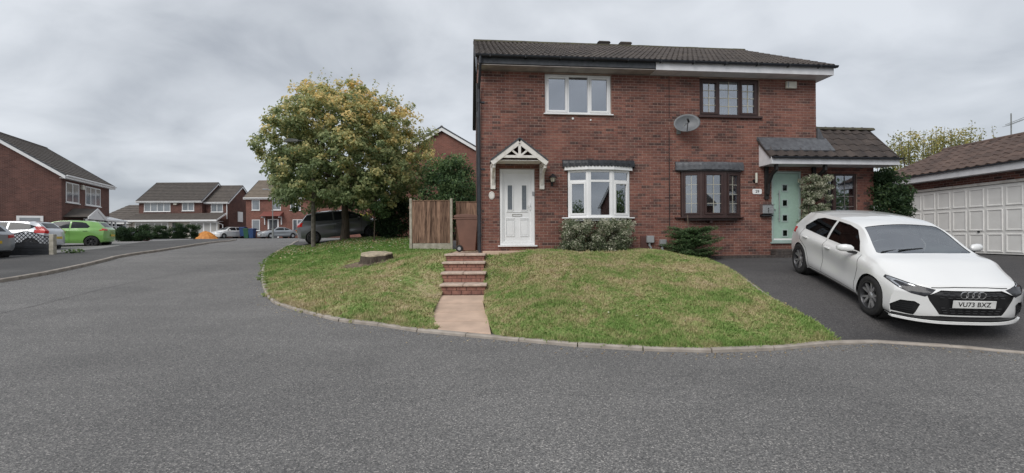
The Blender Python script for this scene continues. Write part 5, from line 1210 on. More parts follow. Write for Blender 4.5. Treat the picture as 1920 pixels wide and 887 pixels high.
# ------------------------------------------------------------------ lamp posts
lp = empty('street_lamp', (-8.85, 20.2, lawn_z(-8.85, 20.2)-.03), 0, 'concrete lamp post on the left lawn with its lantern out over the road', 'street lamp'); ZOFF[lp] = 0
b = MB(); b.tube([(0, 0, 0), (0, 0, 1.4), (0, 0, 4.68)], [.105, .095, .06], 8); b.build('post', mat('weathered_post', (.16,.145,.12), .9, (.09,.08,.065), 8), lp)
b = MB(); b.tube([(0, 0, 4.60), (-.1, -.02, 4.76), (-.35, -.03, 4.80), (-.62, -.03, 4.78)], .025, 8); b.build('bracket_arm', m_greypost, lp)
b = MB(); b.prism([(-1.28, 4.75), (-1.20, 4.72), (-.62, 4.72), (-.58, 4.77), (-.65, 4.85), (-1.0, 4.88), (-1.24, 4.82)], -.12, .06, 'y'); b.build('lantern', m_grey_plastic, lp, bevel=.02)
lp2 = empty('street_lamp', (-26.9, 51, zr(51)), 0, 'slim distant lamp post in front of the far brick house', 'street lamp'); ZOFF[lp2] = 0
b = MB(); b.tube([(0, 0, 0), (0, 0, 1.2)], .11, 8); b.tube([(0, 0, 1.2), (0, 0, 5.1), (-.2, 0, 5.4), (-.6, 0, 5.55)], .055, 8); b.build('post', m_greypost, lp2); b = MB(); b.box(-1.1, -.6, -.09, .09, 5.48, 5.60); b.build('lantern', m_grey_plastic, lp2, bevel=.02)

# ------------------------------------------------------------------ the other houses
def far_window(parent, u0, u1, z0, z1, n, y=0.0, m=None, gm=None, back=True, axis='y', fw=.07, barm=None):
    w = empty('window', (0, 0, 0)); w.parent = parent; ZOFF[w] = 0; m = m or m_white; b = MB()
    Y0, Y1 = y-.03, y+.04
    frame_rect(b, u0, u1, z0, z1, fw, Y0, Y1)
    for k in range(1, n): x = u0+(u1-u0)*k/n; b.box(x-fw*.6, x+fw*.6, Y0+.001, Y1, z0+fw, z1-fw)
    b.build('frame', m, w)
    W = (u1-u0)/n
    for k in range(n): b = MB(); b.box(u0+W*k+fw*.6, u0+W*(k+1)-fw*.6, y-.018, y-.003, z0+fw*.8, z1-fw*.8); b.build('pane', gm or m_glass_far, w)
    b = MB(); b.box(u0-.06, u1+.06, Y0-.06, Y1, z0-.06, z0-.001); b.build('sill', m, w)
    return w
m_glass_far = mat('far_glass', (.22,.245,.27), .08, (.10,.115,.13), .9, coat=.8, spec=1.0)
m_blind = mat('pale_blinds', (.42,.41,.39), .5, (.35,.34,.33), .8, coat=.3)
def rows_roof(parent, pts, m, rows, name='tile_rows'):
    """pts: eaves-left, eaves-right, ridge-right, ridge-left; overlapping courses with real steps"""
    a, b_, c, d_ = [Vector(p) for p in pts]; n = (b_-a).cross(d_-a).normalized(); 
    if n.z < 0: n = -n
    b = MB()
    for i in range(rows):
        t0, t1 = i/rows, (i+1)/rows; p0, p1 = a.lerp(d_, t0), b_.lerp(c, t0); q0, q1 = a.lerp(d_, t1), b_.lerp(c, t1)
        b.add([p0, p1, p0+n*.05, p1+n*.05, q0+n*.012, q1+n*.012], [(0, 1, 3, 2), (2, 3, 5, 4)])
    return b.build(name, m, parent, kind='stuff')
def gable_house(name, loc, rz, W, D, eave, ridge, wallm, tilem, label, over=.3, fas=m_white, rows=13, base=0.0, gut=m_white, parts=None, left_over=.15):
    """front facade on local y=0 from x=0..W, ridge parallel to the facade"""
    h = empty(name, loc, rz, label, 'house'); ZOFF[h] = 0; b = MB()
    b.box(0, W, 0, .25, base-.6, eave); b.box(0, W, D-.25, D, base-.6, eave)
    for x in (0, W-.25): b.prism([(.251, base-.6), (D-.251, base-.6), (D-.251, eave), (D/2, ridge-.12), (.251, eave)], x, x+.25, 'x')
    b.build('wall', wallm, h)
    rf = empty('roof', (0, 0, 0)); rf.parent = h; ZOFF[rf] = 0; o_ = left_over; z_e = eave-(ridge-eave)/(D/2)*over+.10
    rows_roof(rf, [(-o_, -over, z_e), (W+o_, -over, z_e), (W+o_, D/2, ridge), (-o_, D/2, ridge)], tilem, rows); rows_roof(rf, [(W+o_, D+over, z_e), (-o_, D+over, z_e), (-o_, D/2, ridge), (W+o_, D/2, ridge)], tilem, rows)
    b = MB(); b.tube([(-o_, D/2, ridge), (W+o_, D/2, ridge)], .10, 8); b.build('ridge_run', tilem, rf)
    b = MB(); b.box(-o_, W+o_, -over-.02, -over+.01, z_e-.20, z_e-.02); b.box(-o_, W+o_, -over+.011, -.001, z_e-.20, z_e-.18); b.build('fascia', fas, rf)
    b = MB(); b.tube([(-o_, -over-.08, z_e-.03), (W+o_, -over-.08, z_e-.03)], .05, 6); b.build('gutter', gut, rf)
    for x in (-o_-.03, W+o_):
        b = MB()
        for s, (ya, yb) in ((1, (-over, D/2)), (-1, (D+over, D/2))): b.prism([(ya, z_e-.24), (yb, ridge-.26), (yb, ridge-.04), (ya, z_e-.02)], x, x+.03, 'x')
        b.build('bargeboard', fas, rf)
        b = MB()
        for (ya, yb) in ((-over, D/2), (D+over, D/2)): b.prism([(ya, z_e-.02), (yb, ridge-.04), (yb, ridge+.06), (ya, z_e+.07)], x-.01, x+.05, 'x')
        b.build('verge', m_slate, rf)
    return h, rf
# left house: its facade runs away from us, so local x goes into the distance
LH_A = R(113)      # direction of the facade, (-.39,.92)
fx, fy = -29.8, 30.0
zb = 1.15
lh, lrf = gable_house('detached_house', (fx, fy, zb), LH_A, 7.4, 7.9, 5.9-zb+.04, 8.72-zb, m_brick_dark, m_tile_far, 'brick house at the far left with long gable side and white porch', base=0.0, left_over=.25, rows=15)
# facade faces the road: local -y must point towards +x,+y... facade normal
far_window(lh, .55, 2.35, 2.95, 4.32, 2); far_window(lh, 3.3, 5.75, 2.95, 4.32, 3)
b = MB(); b.box(2.62, 2.98, -.12, -.001, 4.0, 4.32); b.build('alarm_cover', m_alarm, lh)
pr = empty('porch', (0, 0, 0)); pr.parent = lh; ZOFF[pr] = 0
b = MB(); b.prism([(.15, 1.95), (1.55, 2.58), (2.95, 1.95)], -1.3, -.002, 'y'); b.build('roof_tiles', m_tile_far, pr)
b = MB(); b.prism([(.1, 1.80), (.1, 1.95), (1.55, 2.60), (3.0, 1.95), (3.0, 1.80), (2.8, 1.80), (1.55, 2.38), (.3, 1.80)], -1.36, -1.305, 'y'); b.prism([(.3, 1.80), (1.55, 2.37), (2.8, 1.80)], -1.33, -1.31, 'y'); b.build('pediment', m_white, pr)
b = MB(); b.box(3.0, 7.2, -1.25, -.002, 1.78, 1.9); b.prism([(-1.25, 1.9), (-.002, 1.9), (-.002, 2.25)], 3.0, 7.2, 'x'); b.build('canopy', m_white, pr)
b = MB(); 
for u in (.3, 1.3, 2.3, 2.75, 3.6, 4.3, 5.0, 6.9): b.box(u, u+.10, -1.22, -1.12, .0, 1.8)
b.box(3.0, 7.0, -1.2, -1.14, 1.35, 1.42); b.build('post', m_white, pr)
b = MB(); b.box(3.4, 6.6, -.03, .0, .5, 1.7); b.build('shopfront_glass', m_glass_far, pr)
# small lit window and flat-roofed garage against its near gable (local x = 0 side)
b = MB(); b.box(-.05, 0, .9, 2.2, 1.35, 1.98) ; b.build('side_window_frame', m_white, lh); b = MB(); b.box(-.06, -.051, 1.05, 2.05, 1.55, 1.85); b.build('pane', m_glass_far, lh)
fg = empty('flat_roof_garage', (-33.0, 25.6, 1.15), R(113), 'white flat roofed garage at the far left edge beside the gable', 'garage'); ZOFF[fg] = 0
b = MB(); b.box(-2.3, 2.2, .1, 4.6, -.3, 2.2); b.build('wall', m_brick_dark, fg); b = MB(); b.box(-2.5, 2.4, -.35, 4.8, 2.2, 2.85); b.build('fascia', m_fascia, fg)
b = MB(); b.box(-2.1, .9, .05, .09, -.1, 2.12); b.box(1.1, 2.1, .05, .09, -.1, 2.12); b.build('door', m_garage, fg)
# far house with long pent roof
zb = 1.57
hb, hrf = gable_house('far_house', (-49.6, 60.3, zb), 0, 8.4, 6.4, 6.72-zb, 9.35-zb, m_brick_dark, m_tile_far, 'far brick house with long pent roof, middle of the left street', rows=12, over=.35)
far_window(hb, .7, 4.2, 3.62, 4.92, 4); far_window(hb, 5.75, 7.35, 3.70, 4.92, 2)
b = MB(); b.box(4.7, 5.15, -.2, 0, 4.5, 4.8); b.build('alarm_cover', m_alarm, hb)
wg, wrf = gable_house('far_house_wing', (-41.15, 60.9, zb), 0, 3.1, 6.0, 6.55-zb, 8.95-zb, m_brick_dark, m_tile_far, 'set back right wing of the far brick house', rows=11, over=.3)
far_window(wg, .75, 2.35, 3.55, 4.8, 2)
b = MB(); b.tube([(2.95, -.12, 4.7), (2.95, -.12, 2.6)], .06, 6); b.build('downpipe', m_white, wg)
b = MB(); b.box(3.101, 3.18, 2.0, 3.1, 2.3, 3.7); b.build('side_window_frame', m_white, wg)
pn = empty('pent_roof', (0, 0, 0)); pn.parent = hb; ZOFF[pn] = 0
rows_roof(pn, [(-.55, -2.0, 2.42), (11.6, -2.0, 2.42), (11.6, -.02, 3.38), (-.2, -.02, 3.38)], m_tile_far, 6)
b = MB(); b.box(-.5, 11.6, -2.05, -2.0, 2.22, 2.44); b.box(-.5, 11.6, -2.0, -.6, 2.22, 2.25); b.prism([(-2.0, 2.25), (-2.0, 2.44), (-.02, 3.40), (-.02, 3.2)], 11.6, 11.65, 'x'); b.build('fascia', m_white, pn)
b = MB(); b.tube([(11.3, -2.1, 2.25), (11.9, -1.2, 1.8), (11.9, -1.2, 0)], .06, 6); b.build('downpipe', m_white, pn)
b = MB(); b.box(.2, 11.4, -1.3, -1.1, -.4, 2.22); b.build('cream_wall', m_cream, hb)
far_window(hb, .55, 4.9, .15, 2.15, 5, y=-1.32, fw=.13, gm=m_blind); far_window(hb, 7.7, 11.3, .15, 2.15, 4, y=-1.32, fw=.13, gm=m_blind)
b = MB(); b.box(5.45, 5.95, -1.36, -1.30, 0, 2.1); b.build('dark_door', m_slate, hb); b = MB(); b.box(6.4, 7.1, -1.36, -1.30, .7, 1.8); b.build('panel', m_white, hb)
# its low side garage
lg = empty('low_garage', (-54.6, 59.6, zb), 0, 'low tiled roof garage with white door left of the far house', 'garage'); ZOFF[lg] = 0
b = MB(); b.box(0, 4.6, 0, 5, -.5, 2.2); b.build('wall', m_cream, lg); rows_roof(lg, [(-.6, -.5, 2.2), (5.3, -.5, 2.2), (5.3, 3.2, 4.7), (1.6, 3.2, 4.7)], m_tile_far, 9)
b = MB(); b.face([(-.6, -.5, 2.2), (1.6, 3.2, 4.7), (-.6, 6.0, 2.2)]); b.build('hip', m_tile_far, lg)
b = MB(); b.box(-.6, 5.0, -.55, -.5, 1.98, 2.2); b.build('fascia', m_white, lg); b = MB(); b.box(.3, 4.3, -.05, -.001, 0, 1.9); b.build('door', m_garage, lg)
# terrace behind the tree
zb = 1.57
tr, trf = gable_house('far_terrace', (-33.6, 57.3, zb), 0, 14.6, 6.4, 6.80-zb, 9.2-zb, m_brick_far, m_tile_far2, 'red brick terrace with pale tiled roof behind the big tree', rows=12, over=.3)
far_window(tr, .75, 1.75, 3.55, 4.85, 1); far_window(tr, 3.35, 4.4, 3.55, 4.85, 1); far_window(tr, 5.6, 6.9, 3.5, 4.85, 2); far_window(tr, .75, 1.75, .95, 2.35, 1)
far_window(tr, 5.9, 8.2, .5, 2.35, 4); far_window(tr, 10.4, 11.6, .7, 2.35, 2)
b = MB(); b.box(2.75, 4.15, -.04, 0, 0, 2.4); b.build('door_frame', m_white, tr); b = MB(); b.box(2.95, 3.95, -.07, -.041, .05, 2.3); b.build('front_door', m_slate, tr)
b = MB(); b.prism([(-.95, 2.75), (-.001, 3.35), (-.001, 2.75)], 2.2, 4.7, 'x'); b.build('door_canopy', m_redtile, tr)
b = MB(); 
for u in (2.35, 4.45): b.box(u, u+.1, -.75, -.001, 2.55, 2.74); b.box(u, u+.1, -.12, -.001, 1.7, 2.55)
b.build('canopy_bracket', m_white, tr)
b = MB(); b.box(4.7, 5.1, 3.0, 3.4, 7.45, 7.9); b.build('roof_vent', m_slate, tr)
# gabled house in the gap beside the tree; its ridge runs away from us
zb = 1.55
gh, grf = gable_house('gable_end_house', (-8.02, 37.0, zb), R(-90), 7.0, 6.85, 6.72-zb, 8.85-zb, m_brick_far, m_tile_far2, 'red brick gable end house beyond the fence, seen between tree and main house', rows=10, over=.25)
bw = empty('garden_wall_house', (-9.3, 31.0, zb), 0, 'low brick side wall of the gable house beyond the laurel bushes', 'wall'); ZOFF[bw] = 0
b = MB(); b.box(-.6, 7.6, 0, .22, -.4, 2.0); b.build('brickwork', m_brick_far, bw)
# behind the camera, seen only as a reflection in the bow windows
oh, orf = gable_house('opposite_house', (26.5, -17.0, 0), R(180), 9.0, 7.5, 4.9, 7.6, m_brick_dark, m_tile_far, 'brick house across the road mirrored in the bow window panes', rows=14)
far_window(oh, 1.0, 3.0, 3.2, 4.4, 3); far_window(oh, 5.5, 7.5, 3.2, 4.4, 3); far_window(oh, 1.0, 3.2, .9, 2.2, 3)
bush('opposite_tree', (-6.2, -12.0, 0), (3.6, 3.4, 4.3), 5000, .22, m_leaf_green, 'leafy tree across the road mirrored in the left bow pane', 'tree', nc=70, crown='crown')

bush('opposite_hedge_tree', (20.5, 1.2, 0), (5.5, 5.0, 5.2), 6000, .24, m_leaf_green, 'dense tree right of the drive entrance mirrored in the right bow pane', 'tree', nc=90, crown='crown')
# hedges, small bins and yard things up the road
def hedge(p, q, w, h, n, label, z):
    d_ = math.hypot(q[0]-p[0], q[1]-p[1]); return bush('clipped_hedge', ((p[0]+q[0])/2, (p[1]+q[1])/2, z), (d_, w, h), n, .09, m_leaf_dark, label, 'hedge', nc=int(20+d_*10), box=True, tone=(.55, .22), rz=math.atan2(q[1]-p[1], q[0]-p[0]), cr=(.2, .4), seed_shape=(0, 1))
def px_at(px, Y, z=None): a, _ = ray(px, 443); return (a*Y, Y)
hedge(px_at(262, 39), px_at(322, 44), 1.0, 1.25, 17000, 'long clipped hedge in front of the pent roof windows', zr(41)+.0)
hedge(px_at(326, 41.5), px_at(372, 43.5), 1.0, 1.45, 12000, 'taller clipped hedge block next to the orange tarp', zr(42))
bush('dark_evergreen', (*px_at(245, 30), zr(30)+.05), (2.8, 1.6, 1.0), 9000, .10, m_leaf_dark, 'low spreading evergreen at the pavement beside the green car', 'shrub', nc=70, tone=(.5, .2))
bush('red_flower_bed', (*px_at(272, 31), zr(31)+.05), (1.6, .8, .35), 900, .07, leaf_mat('red_petals', [(0, (.05, .06, .03)), (.5, (.22, .05, .04)), (1, (.40, .10, .08))]), 'small bed of dull red flowers on the verge', 'flower bed', nc=20)
bush('weed_tuft', (*px_at(140, 20.2), zr(20.2)+.08), (1.5, .35, .18), 800, .06, m_leaf_green, 'weeds growing along the pavement edge by the green car', 'weeds', nc=20, tone=(.7, .2), stems=False)
tp = empty('orange_tarpaulin', (*px_at(386, 52), zr(52)), 0, 'heap covered by an orange tarpaulin beside the far white car', 'tarpaulin'); ZOFF[tp] = 0
b = MB(); n = 14; V = []
for i in range(6):
    r_ = i/5
    for k in range(n): a = 2*math.pi*k/n; V.append((1.35*r_*math.cos(a), .8*r_*math.sin(a), .85*(1-r_**2.2)+random.uniform(-.07, .07)*(1-r_)))
b.add(V, [(i*n+k, i*n+(k+1) % n, (i+1)*n+(k+1) % n, (i+1)*n+k) for i in range(5) for k in range(n)]); b.build('sheet', m_tarp_o, tp)
wheelie('wheelie_bin', *px_at(464, 56.2), zr(56), 0, m_bin_green, 'green wheelie bin by the far terrace, left of the blue one', 1.15)
wheelie('wheelie_bin', *px_at(473, 56.2), zr(56), 0, m_bin_blue, 'blue wheelie bin by the far terrace, right of the green one', 1.15)
wheelie('wheelie_bin', *px_at(456, 57.0), zr(56)+.25, 0, m_bin_blue, 'blue bin lid showing behind the far white car', 1.1)
wheelie('wheelie_bin', -13.1, 30.2, zr(30)+.1, 0, m_bin_brown, 'bin standing just beyond the rear of the grey car', 1.0)
# dark lattice-topped fence panels and concrete post at the left
lf = empty('lattice_fence', (-22.40, 19.35, zr(19.4)+.06), math.atan2(.35, 2.45), 'low black fence with curved lattice top beside the silver car', 'fence'); ZOFF[lf] = 0
b = MB(); b.box(0, 2.36, -.02, .02, 0, .46); b.build('solid_panel', m_laminate, lf)
for k in range(3): b = MB(); b.box(.0, 2.36, -.035, -.021, .02+k*.15, .155+k*.15); b.build('board', m_laminate, lf, bevel=.004)
def arc(x): return .80+.24*math.exp(-((x-1.45)/.55)**2)
def arc2(x): return .44+.12*math.exp(-((x-1.45)/.60)**2)
b = MB(); xs_ = np.linspace(0, 2.36, 25)
b.tube([(x, 0, arc(x)) for x in xs_], .022, 6); b.tube([(x, 0, arc2(x)+.02) for x in xs_], .02, 6)
for i in range(24): b.face([(xs_[i], -.012, .4), (xs_[i+1], -.012, .4), (xs_[i+1], -.012, arc2(xs_[i+1])+.02), (xs_[i], -.012, arc2(xs_[i])+.02)])
b.build('curved_rail', m_laminate, lf)
b = MB()
for s in (1, -1):
    for k in np.arange(-1.2, 3.6, .16):
        pts = [(k+s*t_, 0.004*s, t_) for t_ in np.arange(.3, 1.02, .02)]
        pts = [p for p in pts if 0 < p[0] < 2.36 and arc2(p[0]) < p[2] < arc(p[0])]
        if len(pts) > 1: b.tube([pts[0], pts[-1]], .015, 4)
b.build('lattice', m_laminate, lf)
b = MB(); b.box(2.38, 2.56, -.09, .09, -.1, .92); b.build('concrete_post', m_conc, lf, bevel=.012)
# ------------------------------------------------------------------ cars
def pch(K, x):
    """smooth interpolation through knots (shape-preserving)"""
    K = sorted(K); X = np.array([k[0] for k in K], float); Y = np.array([k[1] for k in K], float)
    h = np.diff(X); d = np.diff(Y)/h; m = np.zeros(len(X)); m[0] = d[0]; m[-1] = d[-1]
    for i in range(1, len(X)-1):
        if d[i-1]*d[i] > 0: w1, w2 = 2*h[i]+h[i-1], h[i]+2*h[i-1]; m[i] = (w1+w2)/(w1/d[i-1]+w2/d[i])
    x = min(max(x, X[0]), X[-1]); i = min(max(int(np.searchsorted(X, x))-1, 0), len(X)-2); t = (x-X[i])/h[i]
    return float(Y[i]*(1+2*t)*(1-t)**2+m[i]*h[i]*t*(1-t)**2+Y[i+1]*t*t*(3-2*t)+m[i+1]*h[i]*t*t*(t-1))
def sstep(a, b, x): t = min(max((x-a)/(b-a), 0), 1); return t*t*(3-2*t)
A1 = dict(x0=-1.92, x1=2.11, wb=(-1.28, 1.28), rw=.325, yw=.765, tw=.21,
    zb=[(-1.92,.30),(-1.6,.22),(0,.20),(1.6,.20),(2.11,.17)],
    zs=[(-1.92,.42),(0,.33),(2.11,.28)], ws=[(-1.92,.80),(-1.2,.865),(0,.845),(1.2,.865),(2.11,.84)],
    zm=[(-1.92,.66),(0,.55),(2.11,.46)], wm=[(-1.92,.82),(-1.2,.872),(0,.832),(1.2,.87),(2.11,.84)],
    zc=[(-1.92,.86),(0,.81),(1.2,.78),(2.11,.60)], wc=[(-1.92,.78),(-1.2,.872),(0,.872),(1.2,.875),(2.11,.81)],
    zl=[(-1.92,.98),(-1,.955),(0,.905),(1.0,.885),(1.5,.855),(1.9,.765),(2.11,.67)], wl=[(-1.92,.72),(-1.2,.79),(0,.805),(1.0,.815),(1.6,.81),(2.11,.76)],
    zr=[(-1.92,1.285),(-1.2,1.33),(-.4,1.345),(.2,1.32),(.45,1.26),(1.12,.945),(1.3,.928),(1.6,.888),(1.9,.80),(2.11,.70)], wr=[(-1.92,.57),(-1.2,.60),(0,.60),(.3,.58),(1.0,.705),(1.3,.73),(2.11,.68)],
    zt=[(-1.92,1.325),(-1.2,1.375),(-.4,1.39),(.15,1.37),(.42,1.315),(1.16,.975),(1.35,.955),(1.6,.915),(1.9,.825),(2.11,.715)],
    nose=(.36, 3.2, 1.15), nz=(.60, .9), tail=(.16, 3.0), tz=(.97, 1.05), ring=True)
def car_body(P, nx=64, sub=3, nc=6):
    bm = bmesh.new(); rings = []
    xs = np.linspace(P['x0'], P['x1'], nx)
    def section(x):
        g = lambda k: pch(P[k], x)
        ctl = [(g('ws')-.05, g('zb')), (g('ws'), g('zs')), (g('wm'), g('zm')), (g('wc'), g('zc')), (g('wl'), g('zl')), (g('wr'), g('zr'))]
        side = []
        Q = [(2*ctl[0][0]-ctl[1][0], 2*ctl[0][1]-ctl[1][1])]+ctl+[(2*ctl[-1][0]-ctl[-2][0], 2*ctl[-1][1]-ctl[-2][1])]
        for i in range(1, len(Q)-2):
            a, b, c, d = [np.array(q) for q in Q[i-1:i+3]]; n = sub+1 if i != 5 else sub+3
            for t in np.linspace(0, 1, n, endpoint=False):
                if i == 5: p = b+(c-b)*t+np.array([.018*math.sin(math.pi*t), 0])      # flat glass with a little curve
                else:
                    m0 = (c-a)*.5; m1 = (d-b)*.5 if i != 4 else (c-b)*.6
                    p = b*(1+2*t)*(1-t)**2+m0*t*(1-t)**2+c*t*t*(3-2*t)+m1*t*t*(t-1)
                side.append((p[0], p[1]))
        side.append(ctl[-1]); w0, z0 = ctl[0]; wr, zr_ = ctl[-1]; zt_ = g('zt')
        bot = [(w0*j/nc, z0) for j in range(nc)]                                       # centre -> edge
        top = [(wr*(1-j/nc), zt_-(zt_-zr_)*(1-j/nc)**2.0) for j in range(1, nc+1)]     # rail -> centre
        return bot+side+top, len(side)
    def warp(x, y, z):
        c_, pw, start = P['nose']; s = sstep(start, P['x1'], x)*(x > 0)
        dx = -c_*s*(abs(y)/.87)**pw - s*max(0, z-P['nz'][0])*P['nz'][1] - s*max(0, .30-z)*.35
        c2, p2 = P['tail']; s2 = sstep(-(P['x0']*-1-1.0), P['x0'], x) if False else (1-sstep(P['x0'], P['x0']+.95, x))
        dx += c2*s2*(abs(y)/.85)**p2 + s2*max(0, z-P['tz'][0])*P['tz'][1] + s2*max(0, .45-z)*.25
        return (x+dx, y, z)
    def ring(x):
        pts, ns = section(x); n = len(pts); full = [(p[0], p[1]) for p in pts]+[(-p[0], p[1]) for p in pts[-2:0:-1]]
        return [bm.verts.new(warp(x, y, z)) for y, z in full], pts, ns
    R_ = [ring(x) for x in xs]; n = len(R_[0][0])
    for i in range(len(R_)-1):
        a, b = R_[i][0], R_[i+1][0]
        for k in range(n): bm.faces.new((a[k], a[(k+1) % n], b[(k+1) % n], b[k]))
    for (vs, pts, ns), x in ((R_[0], xs[0]), (R_[-1], xs[-1])):
        for sgn in (1, -1):
            N_ = len(pts); idx = lambda k: k if sgn == 1 else (0 if k == 0 else (N_-1 if k == N_-1 else n-k))
            bot, top = pts[:nc+1], pts[nc+ns-1:]           # nc+1 points each, centre->edge / edge->centre
            S = pts[nc:nc+ns]; G = [[None]*(nc+1) for _ in range(ns)]
            for i in range(ns):
                f = (S[i][1]-S[0][1])/(S[-1][1]-S[0][1])
                for j in range(nc+1):                       # j=0 at the edge, nc at the centre line
                    if j == 0: G[i][j] = vs[idx(nc+i)]
                    elif i == 0: G[i][j] = vs[idx(nc-j)]
                    elif i == ns-1: G[i][j] = vs[idx(nc+ns-1+j)]
                    else:
                        y = S[i][0]*(1-j/nc); zb_ = bot[nc-j][1]; zt_ = top[j][1]; G[i][j] = bm.verts.new(warp(x, sgn*y, zb_+(zt_-zb_)*f))
            for i in range(ns-1):
                for j in range(nc):
                    try: bm.faces.new((G[i][j], G[i][j+1], G[i+1][j+1], G[i+1][j]))
                    except ValueError: pass
    bmesh.ops.remove_doubles(bm, verts=bm.verts, dist=1e-4); bmesh.ops.recalc_face_normals(bm, faces=bm.faces)
    return bm
def carve(bm, poly, axis, filt):
    if axis == 'y':                                     # one side at a time, both sides
        return cookie(bm, poly, axis, filt)
    if axis in ('x', 'z') and isinstance(poly, tuple):  # mirrored pair
        a = cookie(bm, poly[0], axis, filt); b_ = cookie(bm, [(-p[0], p[1]) if axis == 'x' else (p[0], -p[1]) for p in poly[0]], axis, filt); return a+b_
    return cookie(bm, poly, axis, filt)
def lift_region(bm, faces, name, m, parent, inset, skirt_m=None, **kw):
    """take the faces out of the body and make them a pane or panel of their own, set in behind a small return"""
    faces = [f for f in set(faces) if f.is_valid]
    if not faces: return None
    nb = bmesh.new(); mp = {}
    for f in faces:
        for v in f.verts:
            if v not in mp: mp[v] = nb.verts.new(v.co)
    for v in mp: pass
    nrm = {v: v.normal.copy() for v in mp}
    for f in faces:
        try: nb.faces.new([mp[v] for v in f.verts])
        except ValueError: pass
    bed = [e for e in nb.edges if e.is_boundary]
    rim = {}
    for e in bed:
        for v in e.verts: rim.setdefault(v, v.co.copy())
    for v, w in mp.items(): w.co = w.co - nrm[v]*inset
    if skirt_m and inset > 0:
        top = {v: nb.verts.new(c) for v, c in rim.items()}
        for e in bed: a, b_ = e.verts; f = nb.faces.new((a, b_, top[b_], top[a])); f.material_index = 1
    bmesh.ops.recalc_face_normals(nb, faces=nb.faces)
    me = bpy.data.meshes.new(name); nb.to_mesh(me); nb.free(); me.materials.append(m)
    if skirt_m: me.materials.append(skirt_m)
    me.shade_smooth(); me.set_sharp_from_angle(angle=R(40))
    o = bpy.data.objects.new(name, me); COL.objects.link(o); o.parent = parent
    bmesh.ops.delete(bm, geom=faces, context='FACES'); return tag(o, **kw)
def strip_poly(pts, w):
    out = []
    for p, q in zip(pts, pts[1:]):
        d_ = np.array(q)-np.array(p); L_ = np.linalg.norm(d_); nrm = np.array((-d_[1], d_[0]))/L_*w/2; d_ = d_/L_*w*.3
        out.append([tuple(np.array(p)+nrm-d_), tuple(np.array(p)-nrm-d_), tuple(np.array(q)-nrm+d_), tuple(np.array(q)+nrm+d_)])
    return out
def wheel_parts(parent, x, y, z, r, tw, side, spokes, rim_m, face_m, detail=True, steer=0.0):
    w = empty('wheel', (x, y, z)); w.parent = parent; ZOFF[w] = 0; w.rotation_euler = (0, 0, steer)
    rr = r*.70; s = side; h = tw/2
    b = MB(); b.lathe([(rr, -h*.9), (rr+.03, -h), (r-.035, -h*.98), (r-.008, -h*.8), (r, -h*.5), (r, h*.5), (r-.008, h*.8), (r-.035, h*.98), (rr+.03, h), (rr, h*.9)], (0, 0, 0), 'y', 36, closed=True)
    b.build('tyre', m_rubber, w, smooth=35)
    b = MB(); b.lathe([(rr+.002, -h*.85), (rr-.02, -h*.8), (rr-.035, h*.1*s), (rr-.035, h*.5*s)] if True else [], (0, 0, 0), 'y', 36)
    b.lathe([(rr+.006, s*h*.93), (rr-.012, s*h*.95), (rr-.02, s*h*.80), (rr-.03, s*h*.2)], (0, 0, 0), 'y', 36)
    b.lathe([(0, -s*h*.1), (rr-.02, -s*h*.1)], (0, 0, 0), 'y', 24)
    b.build('rim', rim_m, w, smooth=40)
    b = MB(); yo = s*h*.78
    for k in range(spokes):
        a = 2*math.pi*k/spokes
        for da, wd in ((-.13, .016), (.13, .016)) if detail else ((0, .03),):
            ca, sa = math.cos(a), math.sin(a); c2, s2 = math.cos(a+da*2.0), math.sin(a+da*2.0)
            r0, r1 = .05, rr-.012
            p0 = Vector((r0*ca, yo*.82, r0*sa)); p1 = Vector((r1*c2, yo, r1*s2)); dr = (p1-p0).normalized(); t_ = Vector((-dr.z, 0, dr.x))
            th = Vector((0, -s*.03, 0))
            b.hexa([p0-t_*wd*1.2, p0+t_*wd*1.2, p1+t_*wd*1.1, p1-t_*wd*1.1], [p0-t_*wd*1.2+th, p0+t_*wd*1.2+th, p1+t_*wd*1.1+th, p1-t_*wd*1.1+th])
    b.build('spokes', face_m, w)
    b = MB(); b.lathe([(0, yo*.98), (.045, yo*.96), (.06, yo*.8), (.062, yo*.3)], (0, 0, 0), 'y', 16); b.build('hub', face_m, w, smooth=40)
    return w
